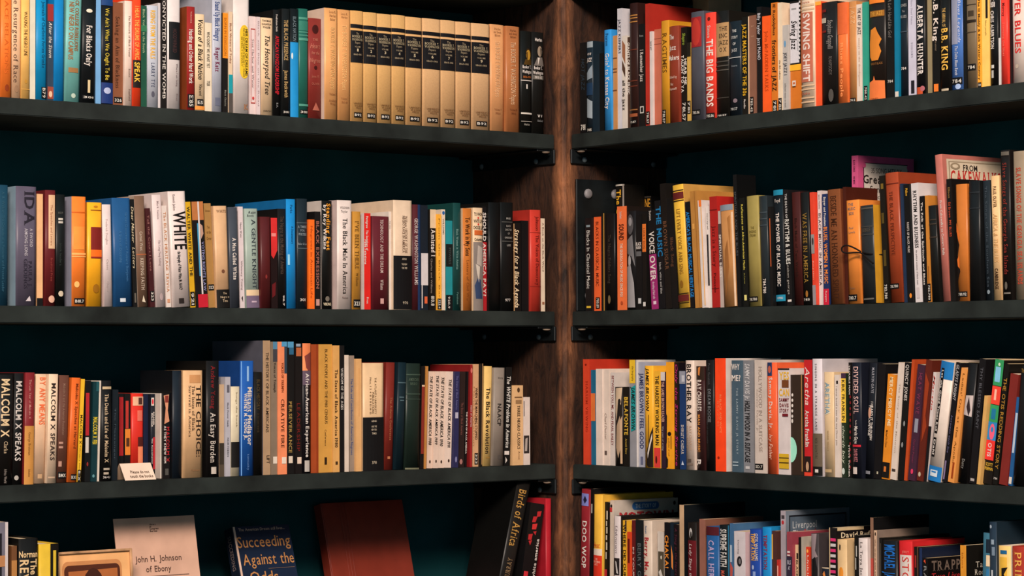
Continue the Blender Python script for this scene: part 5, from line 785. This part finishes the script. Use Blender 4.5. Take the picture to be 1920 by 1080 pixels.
R4 = [
 (1085,1102,918,'#7b1d25',[R(926,949,'#7a80c0',.05,.85),PG('#1a1a34',(.3,938),(.5,930),(.7,938),(.5,945)),T('DOO WOP',977,1064,w,.5,.45,'b')],dict(lean=6,hard=1)),
 (1103,1109,917,'#0e0d0f',[R(945,962,'#b8b0a8',.3,.7)],dict(lean=5,d=.21)),
 (1110,1130,928,'#d9a73c',[H('Heat',1021,10,'#b8301c',.4,.75,'i'),R(1028,1040,'#e8d4c0'),R(1040,1200,'#c8321f'),H('THE',1047,4,'#f0b8a0',.4,.35),H('PERFORMING',1052,4,'#f0b8a0',.45,.8),H('ARTS',1057,4,'#f0b8a0',.4,.4)],dict(lean=2,d=.21,hard=1)),
 (1131,1142,942,'#0e0e0d',[R(958,974,'#cfc4b0',.35,.6),R(977,986,'#cfc4b0',.3,.5),R(988,1000,'#cfc4b0',.35,.6),R(1003,1012,'#cfc4b0',.3,.55),R(1016,1030,'#cfc4b0',.35,.6),R(1034,1047,'#cfc4b0',.3,.5),R(1066,1090,'#a82430',.1,.6)],dict(lean=2)),
 (1143,1150,939,'#d8c6b4',[E(946,952,k,.1,.6),R(952,960,'#b83030',0,.6)],dict(lean=1,d=.19,hard=0,cc='#c4b8ac',look='cream book with wide cover lettered red and blue',
    cov=[('E',.018,.07,'#2c5c94',.28,.36),('E',.018,.07,'#2c5c94',.62,.7),('R',.018,.07,'#2c5c94',.32,.66),('H','THE STORY OF',.044,.028,'#a8bcd0',.49,.32,'b'),('H','MOTOWN',.115,.06,'#3a1418',.51,.84,'b'),('H','MOTOWN',.113,.06,'#a83034',.5,.84,'b'),('E',.02,.05,'#231c1a',.92,.96)])),
 (1151,1166,968,'#dfd3d2',[T('Unknown',985,1036,'#7a6c70',.45,.35,'i'),R(1045,1076,'#231f1f',0,.9),PG('#d8d0cc',(.3,1050),(.5,1052),(.75,1074),(.5,1072))],dict(lean=1,cc='#12100f')),
 (1167,1177,976,'#dba42c',[T('WHERE DID OUR LOVE GO',983,1140,'#1c150c',.4,.6,'b'),R(976,996,'#1c1a2c',.6,.9)]),
 (1177,1184,998,'#cb421f',[R(1010,1054,'#5a1410',.2,.8)]),
 (1185,1192,976,'#5b1b1d',[T('IN YOUR LOVE',1025,1120,w,.5,.45)]),
 (1193,1207,975,'#141b1d',[T('BERRY GORDY',1018,1120,'#5a6466',.5,.45)]),
 (1208,1224,977,'#cdbbaa',[T('Susan',985,1000,'#4a6a90',.4,.25,'i'),T('Berry, Me, and Motown',1007,1150,'#a8242c',.45,.5,'sb')],dict(hard=1,d=.16)),
 (1234,1246,997,'#dcd0c4',[R(1033,1200,'#4a4234',.1,1),PG('#d8d0c8',(.2,1070),(.5,1065),(.9,1080),(.5,1085)),E(1040,1047,'#e8e0d0',.5,.7)]),
 (1247,1257,980,'#0f1014',[T('CHAKA!',1003,1062,'#d8822c',.45,.65,'b')]),
 (1258,1264,980,'#12202c',[PG('#d8823c',(.3,1020),(.9,1040),(.9,1065),(.4,1060))]),
 (1264,1274,984,'#120e10',[T('A Song in the Heart',990,1075,'#4a2030',.5,.5,'i')]),
 (1275,1284,947,'#bf9e7c',[],dict(d=.18,cc='#0f1418')),
 (1292,1310,980,'#14110f',[E(990,1008,'#c8c4c0',.2,.6),E(996,1010,'#14110f',.35,.55),R(1012,1200,'#5b151b'),T('Lady Sings the Blues',1018,1110,'#e0d0cc',.4,.35,'i')],dict(hard=1)),
 (1311,1324,974,'#8c5c4e',[],dict(d=.17,cc='#7a5040')),
 (1326,1350,988,'#1d4e82',[R(988,1003,'#4a1820'),T('CALL HER MISS ROSS',1012,1150,'#b8a4cc',.45,.42,'sb')],dict(hard=1)),
 (1351,1369,985,'#0d1519',[T('SUPREME FAITH',992,1058,'#d8d4d0',.45,.66,'b'),T('MARY WILSON',1065,1120,'#c85a48',.4,.4,'b'),R(985,1200,'#1c5a78',.92,1)],dict(hard=1)),
 (1370,1377,982,'#3c6288',[PG('#a84a40',(.1,1050),(.8,1060),(.6,1080),(.1,1075)),R(1020,1050,'#a8b8c8',.1,.6)]),
 (1378,1399,997,'#ded4d8',[E(1040,1058,'#1c1a1c',.25,.7),E(1044,1054,'#6a6668',.4,.62),T('Dancing',1012,1036,'#8a8084',.4,.12)],dict(hard=0,cc='#d0b0b4')),
 (1408,1429,993,'#183b88',[T('TEMPTATION',1000,1047,'#e0a84c',.35,.4,'b'),T('OTIS WILLIAMS',1000,1047,'#d0c4c0',.68,.22,'b'),E(1055,1063,'#b0bcd8',.25,.45),R(1066,1075,'#8aa0d0',.35,.6)],dict(hard=1)),
 (1431,1448,989,'#1678b2',[T('TEMPTATION',1002,1062,'#7c2a44',.4,.45,'b')],dict(hard=1)),
 (1449,1458,996,'#4b2b27',[R(1002,1045,'#e0b04c',0,.2)]),
 (1458,1463,1050,'#b02e28',[R(1060,1080,'#e0a898',.2,.6)]),
 (1465,1475,958,'#a2979f',[E(975,982,'#a02a30',.2,.7),R(966,972,'#3a3438',.2,.8)],dict(inn=.014,d=.185,hard=0,cc='#6c7682',look='tall silver-grey book with wide slate cover panel',
    cov=[('R',.03,.97,'#14161c',.05,.95),('R',.04,.96,'#4c5a68',.065,.935),('H','Liverpool',.09,.045,'#c8ccd0',.29,.38,'s'),('H','The',.145,.045,'#c8ccd0',.18,.15,'s'),('H','Sound',.145,.05,'#a83034',.37,.18,'s')])),
 (1477,1490,998,'#8f3b47',[R(1031,1034,w,.1,.6),R(1037,1039,w,.1,.6),R(1040,1200,'#2c2434'),H('BLS',1050,7,'#b8b4c0',.45,.6,'b'),H('AT',1060,6,'#b8b4c0',.45,.4,'b')],dict(nm='rose and dark')),
 (1491,1499,1022,'#dab68e',[R(1036,1046,k,.4,.9),T('BLACK NOTES',1048,1110,k,.55,.5,'b')]),
 (1499,1504,1008,'#111010',[]),
 (1504,1510,1007,'#aaa092',[]),
 (1510,1521,1026,'#c2361f',[T('Unkle',1040,1080,'#f0d8c8',.45,.35),E(1030,1036,'#e8a048',.2,.6)],dict(d=.11)),
 (1523,1540,1001,'#3a3436',[PG('#8c7c80',(.05,1002),(.8,1001),(.6,1030),(.9,1040),(.1,1045)),PG('#141214',(.2,1045),(.6,1040),(.85,1060),(.8,1090),(.1,1090))],dict(look='dark book with blurred grey photograph on spine')),
 (1541,1556,1064,'#161c28',[PG('#d8803c',(.1,1075),(.4,1070),(.6,1080),(.3,1084)),R(1064,1066,'#c8b498')],dict(d=.11)),
 (1557,1570,990,'#131012',[R(990,1200,'#d0b48c',0,.12)]+[R(1008+i*9,1013+i*9,['#c83068','#d8d0d0'][i%2],.2,.95) for i in range(10)],dict(d=.13,nm='black striped',
    cov=[('R',.0,.02,'#c8b088',.02,.6),('H','David Ruffin',.05,.035,'#d8c8a8',.5,.8,'b'),('H','Live',.11,.04,'#a82a58',.4,.5,'b')])),
 (1572,1590,1012,'#cbab7e',[T('Love',1022,1030,k,.4,.15),E(1058,1078,'#d8862c',.25,.7),E(1020,1030,k,.3,.45)],dict(d=.11,cov=[('E',.04,.2,'#c8622c',.3,.8)])),
 (1604,1611,1004,'#10100f',[R(1022,1040,'#b8b4ac',.4,.7),R(1042,1062,'#a8a49c',.2,.5)]),
 (1612,1632,1010,'#dfd2ce',[T('La Toya Jackson',1016,1095,'#4a403e',.4,.3,'s')],dict(hard=1)),
 (1633,1640,971,'#7c5c4a',[R(1040,1200,'#a8443a',.1,1)],dict(d=.16,cc='#0f0f10')),
 (1641,1648,995,'#cba88c',[E(998,1004,k,.3,.7),T('the word and song',1010,1080,'#6a4a3c',.5,.35)],dict(d=.15,cc='#7a6a60')),
 (1649,1656,1009,'#141312',[R(1018,1080,'#5a5248',.4,.55)]),
 (1658,1685,1014,'#101114',[T('MICHAEL',1021,1062,'#1c62b0',.5,.7,'b'),T('JACKSON',1066,1110,'#1c62b0',.5,.7,'b')],dict(hard=1,cc='#1a1816')),
 (1688,1713,1015,'#b72024',[H('JERRY',1033,4,'#e07a70',.55,.5),R(1038,1200,'#e0d4cc',.12,.95),T('STONES',1041,1120,'#b8302c',.55,.5,'')],dict(hard=1,d=.15)),
 (1716,1725,1026,'#171310',[R(1026,1200,'#6a4a34',.7,.85),R(1040,1060,'#8a2a24',.2,.5)]),
 (1726,1731,1028,'#1c2c50',[],dict(d=.15,cc='#141c30')),
 (1732,1742,1047,'#0f0d0d',[PG('#d04a2c',(.2,1052),(.5,1049),(.6,1056)),T('RAP',1060,1090,gy,.5,.5)],dict(d=.13,cc='#110d0d',cov=[('H','TRAPPED',.06,.075,'#6a5a50',.5,.85,'sb'),('H','Two Lives',.14,.05,'#a8282c',.4,.7,'i')])),
 (1803,1814,1023,'#d28c2e',[T('blues',1035,1060,'#a8641c',.4,.3)],dict(d=.13,cc='#14120f',cov=[('H','Tales of',.13,.04,'#c8c0b0',.45,.5,'s'),('H','Rock & Roll',.18,.04,'#c8c0b0',.5,.65,'s'),('H','The Tour of',.28,.04,'#c8c0b0',.5,.65,'s')])),
 (1838,1853,1000,'#2f5a6c',[R(1010,1032,'#14202c',.5,1),R(1036,1054,'#dcc4a0',.55,1),R(1058,1080,'#2c6a94',.6,.95)],dict(lean=6,d=.14,cc='#1c2c38',pages='#c8a070')),
 (1857,1872,979,'#1c2a38',[E(984,990,'#a8b4c0',.1,.4),R(1008,1016,'#8a9aa8',.3,.7),R(1020,1034,'#6a7a8a',.4,.8),R(1058,1090,'#c8ccd0',.3,.55)],dict(d=.13,cc='#16242e')),
 (1875,1898,1024,'#dbb66e',[R(1031,1037,'#1d5a84',.2,.75),R(1042,1080,'#d8a83c',.15,.75),PG('#1a150f',(.3,1060),(.8,1058),(.5,1070),(.8,1080),(.3,1080))],dict(hard=1,cc='#e0d0bc')),
 (1901,1926,1025,'#8f2b1f',[T('PRINCE',1034,1110,'#d8a04c',.5,.5,'s')],dict(hard=1)),
]
L4 = [
 (-24,14,980,'#6a6672',[R(1000,1080,'#1c1a20',.1,.7),R(1040,1060,'#a8744c',.5,.9),R(980,1200,'#cfc4c4',.86,1)],dict(hard=0,look='grey book with white edge and dark photograph')),
 (21,31,1024,'#6a4428',[R(1050,1200,'#a87440')]),
 (34,70,1010,'#0f0e0d',[H('Norman',1038,11,'#d8b888',.5,.95,'b'),T('REVOLT',1048,1130,'#d8b888',.28,.42,'b'),T('The',1047,1075,'#d8b888',.76,.34,'b')],dict(hard=1)),
 (72,109,1020,'#c9a62e',[R(1020,1200,'#14110d',.55,1),R(1032,1200,'#d0ae34',.7,.86)],dict(hard=1,nm='yellow and black')),
 (911,936,906,'#191715',[T('Birds of Africa',922,1028,'#b88a44',.5,.55,'s'),T('MURRAY',1050,1090,'#8a7050',.5,.35,'su')],dict(lean=59,hard=1,d=.12,cc='#090908',label='dark leaning book with gold lettering near post, bottom left shelf')),
 (962,988,947,'#0e0d0e',[PG('#b0282c',(.55,962),(.85,960),(.8,970),(.55,972)),PG('#b0282c',(.3,972),(.6,971),(.5,982),(.25,983)),PG('#c03030',(.3,986),(.65,984),(.6,995),(.3,996)),PG('#b0282c',(.4,1000),(.65,998),(.6,1006)),PG('#b0282c',(.1,1006),(.4,1004),(.35,1016),(.1,1016)),PG('#b0282c',(.15,1018),(.4,1016),(.3,1026)),R(1074,1100,'#c02c34',.1,.4),T('black in white america',1012,1130,w,.8,.2,'bu')],dict(lean=33,hard=0,d=.14,label='black leaning book with red splashes and white lettering, bottom left shelf')),
 (1024,1034,935,'#a51e2a',[],dict(d=.16,hard=1,cc='#9c1c28',label='glossy red book standing against the post, bottom left shelf')),
]
# ------------------------------------------------------------------ place the books
fL = lambda y0, s: (lambda x: y0+s*x)
build_row('L1', ZS[1], L1, lambda x: 184+.0675*x)
build_row('R1', ZS[1], R1, lambda x: 250-.117*(x-1090))
build_row('L2', ZS[2], L2, lambda x: 576.5+.0062*x)
r2 = build_row('R2', ZS[2], R2, lambda x: 581.5-.0215*(x-1090))
build_row('L3', ZS[3], L3, lambda x: 908-.038*x)
build_row('R3', ZS[3], R3, lambda x: 871+.0502*(x-1090))
r4 = build_row('R4', ZS[4], R4, lambda x: 1203+.09*(x-1090))
build_row('L4', ZS[4], L4, lambda x: 1290-.085*x)

# cord tied round the black leather book
for r in r2:
    if r['o'].get('look','').startswith('black leather'):
        t, h, d = r['t'], r['h'], r['d']; zc = h*.53
        cu = bpy.data.curves.new('tie_cord','CURVE'); cu.dimensions = '3D'; cu.bevel_depth = .0016; cu.bevel_resolution = 2
        for pts in ([(-.0025,d*.8,zc),(-.0025,-.001,zc),(t*.5,-.0062,zc-.004),(t+.0025,-.001,zc-.008),(t+.0025,d*.8,zc-.008)],
                    [(t*.1,-.006,zc),(-t*.5,-.018,zc+.016),(-t*1.05,-.021,zc+.012),(-t*.95,-.02,zc-.002),(t*.1,-.006,zc),(t*.6,-.012,zc-.012),(t*1.3,-.016,zc-.026)]):
            sp = cu.splines.new('NURBS'); sp.points.add(len(pts)-1); sp.use_endpoint_u = True; sp.order_u = 3
            for q, p in zip(sp.points, pts): q.co = (*p, 1)
        o = bpy.data.objects.new('tie_cord', cu); COL.objects.link(o); me = bpy.data.meshes.new_from_object(o.evaluated_get(bpy.context.evaluated_depsgraph_get()))
        bpy.data.objects.remove(o); o = bpy.data.objects.new('tie_cord', me); COL.objects.link(o); me.materials.clear(); me.materials.append(mat('#14100f','cloth')); o.parent = r['obj']

# ------------------------------------------------------------------ things set out on the left shelves
def printed(parent, marks, wd, hg, off=.0003):
    add_marks(parent, marks, lambda f: wd*f, lambda y: hg*(1-y), lambda x: 0.0, wd, base=off)
def box_part(name, lo, hi, m, parent, bev=0): return bm_obj(name, box_bm(lo,hi,bev), m, parent)
def lean_root(name, u0, u1, ytop, z, inn_b, inn_t, label, cat, th=.006, yaw=0):
    """upright panel on a left shelf: bottom edge at depth inn_b, top edge at depth inn_t; u0,u1 = ends of its top edge"""
    A = on_plane(u0, ytop, 'L', inn_t); B = on_plane(u1, ytop, 'L', inn_t)
    wd = abs(A.x-B.x); hz = A.z-z; hg = math.hypot(hz, inn_t-inn_b)
    o = empty(name, (A.x,-inn_b,z+.0006+th*math.sin(math.atan2(inn_t-inn_b, hz)))); o.rotation_euler = (-math.atan2(inn_t-inn_b, hz), 0, math.pi)
    if yaw: o.rotation_euler = (Matrix.Rotation(yaw,3,'Z') @ o.rotation_euler.to_matrix()).to_euler()
    tag(o, label, cat); return o, wd, hg
# little tent card
P = base_pt(235, ZS[3], 'L', .004); Q = base_pt(293, ZS[3], 'L', .004); wd = abs(P.x-Q.x); hg = .040
card = empty('tent_card', (P.x,-.004,ZS[3]+.0005)); card.rotation_euler = (0,0,math.pi); al = .62
f = box_part('front_panel', (0,0,0),(wd,.0007,hg), mat('#e6cdb8','paper'), card); f.rotation_euler = (-al,0,0)
printed(f, [H('Please do not',.52,.17,'#4a3428',.55,.6,'b'),H('touch the books',.78,.17,'#4a3428',.56,.74,'b')], wd, hg)
b_ = box_part('back_panel', (0,-.0007,0),(wd,0,hg), mat('#c8a88c','paper'), card); b_.rotation_euler = (al,0,0); b_.location = (0,2*hg*math.sin(al)+.0016,0)
tag(card, 'small folded cream notice card standing before the books, third left shelf', 'sign')
# booklet leaning back
o, wd, hg = lean_root('booklet', 212, 363.5, 975, ZS[4], .05, .115, 'cream printed booklet leaning back behind the picture frame, bottom left shelf', 'booklet')
box_part('cover', (0,0,0),(wd,.001,hg), mat('#cda48e','paper'), o); box_part('pages', (.002,.0011,.002),(wd-.002,.005,hg-.002), mat('#d8c8b0','paper'), o)
s = 1/232
printed(o, [H('Library',.045,.010,'#2a1c18',.47,.08,'b'),H('of',.06,.010,'#2a1c18',.44,.025,'b'),H('Congress',.073,.010,'#2a1c18',.485,.11,'b'),H('Series',.088,.010,'#2a1c18',.475,.09,'b'),
   H('John H. Johnson',.262,.038,'#4a342c',.50,.57),H('of Ebony',.327,.038,'#4a342c',.49,.31),R(.372,.375,'#6a4a3c',.02,.86),H('Setting a goal and reaching it',.395,.016,'#3a2620',.46,.4,'b')], wd, hg)
# picture frame
o, wd, hg = lean_root('picture_frame', 105, 246, 1037, ZS[4], .015, .042, 'thin metal picture frame with cream mat and brown portrait, bottom left shelf', 'picture frame')
fr = .005; M_FR = mat('#a8805c','steel')
for nm,a,b in (('frame_bar',(0,-.004,0),(fr,.012,hg)),('frame_bar',(wd-fr,-.004,0),(wd,.012,hg)),('frame_bar',(fr,-.004,hg-fr),(wd-fr,.012,hg)),('frame_bar',(fr,-.004,0),(wd-fr,.012,fr))): box_part(nm,a,b,M_FR,o,.001)
box_part('mat_board', (fr,.001,fr),(wd-fr,.004,hg-fr), mat('#e0a870','paper'), o)
g = empty('tmp',(0,0,0)); bpy.data.objects.remove(g)
def rrect(l,r,y0,y1,rx,ry,c):
    pts = []
    for (cx,cy,a0) in ((r-rx,y0+ry,-90),(r-rx,y1-ry,0),(l+rx,y1-ry,90),(l+rx,y0+ry,180)):
        for k_ in range(5): a = math.radians(a0+22.5*k_); pts.append((cx+rx*math.cos(a), cy+ry*math.sin(a)))
    return PG(c,*pts)
add_marks(o, [rrect(.07,.86,.075,.93,.07,.055,'#b87c4c'),rrect(.095,.835,.105,.91,.06,.045,'#4a2416'),PG('#a05c30',(.15,.15),(.8,.14),(.8,.5),(.15,.5)),
   E(.13,.45,'#3a1c12',.33,.62),E(.2,.44,'#a86a44',.37,.58),PG('#2c1810',(.14,.9),(.2,.55),(.38,.46),(.6,.46),(.76,.55),(.8,.9))], lambda f_: wd*f_, lambda y: hg*(1-y), lambda x: .0, wd, base=-.0006)
box_part('easel_back', (wd*.4,.004,.0),(wd*.6,.008,hg*.8), mat('#1a1614','paper'), o)
# navy book facing out
o, wd, hg = lean_root('facing_book', 436, 541, 998, ZS[4], .10, .19, 'navy book facing out with tan title, leaning back, bottom left shelf', 'book', .033)
box_part('front_cover', (0,0,0),(wd,.002,hg), mat('#101f36','jacket'), o); box_part('page_block', (.001,.0022,.003),(wd-.004,.030,hg-.003), mat('#d8c8ac','paper'), o)
box_part('back_cover', (0,.0302,0),(wd,.032,hg), mat('#101f36','jacket'), o)
sp = box_part('spine', (-.0025,0,0),(0,.032,hg), mat('#141d2c','jacket'), o)
printed(o, [R(0,1,'#d8b8a4',0,.035),H('The American Dream still lives...',.025,.022,'#d0b09a',.5,.82),H('Succeeding',.12,.085,'#b07a48',.5,.94,''),H('Against the',.255,.085,'#b07a48',.53,.9,''),H('Odds',.39,.085,'#b07a48',.4,.5,''),R(.33,.332,'#8a6a50',.5,.97),R(.45,.95,'#2a2420',.2,.9)], wd, hg)
me = sp
before = set(bpy.data.objects)
add_marks(sp, [T('SUCCEEDING',.06,.32,'#8a7a78',.5,.4,'s')], lambda f_: .032*f_, lambda y: hg*(1-y), lambda x: 0.0, .032)
for q in set(bpy.data.objects)-before:
    for v in q.data.vertices: x,y,z = v.co; v.co = (-.0025+y, .032-x, z)
# red-brown leather album facing out
o, wd, hg = lean_root('leather_album', 603, 754, 951, ZS[4], .175, .262, 'large red-brown leather album facing out, leaning back, bottom left shelf', 'book', .031)
ML = mat('#7a2c1e','jacket')
box_part('front_cover', (.0,0,0),(wd,.003,hg), ML, o, .0008); box_part('page_block', (.003,.0032,.004),(wd-.004,.027,hg-.004), mat('#c8b090','paper'), o); box_part('back_cover', (0,.0272,0),(wd,.030,hg), ML, o, .0008)
box_part('spine', (-.003,.0005,0),(0,.0295,hg), ML, o, .001)
for f_ in (.2,.235,.27): box_part('hinge_ridge', (wd*f_,-.0012,.002),(wd*f_+.003,0,hg-.002), ML, o, .0005)
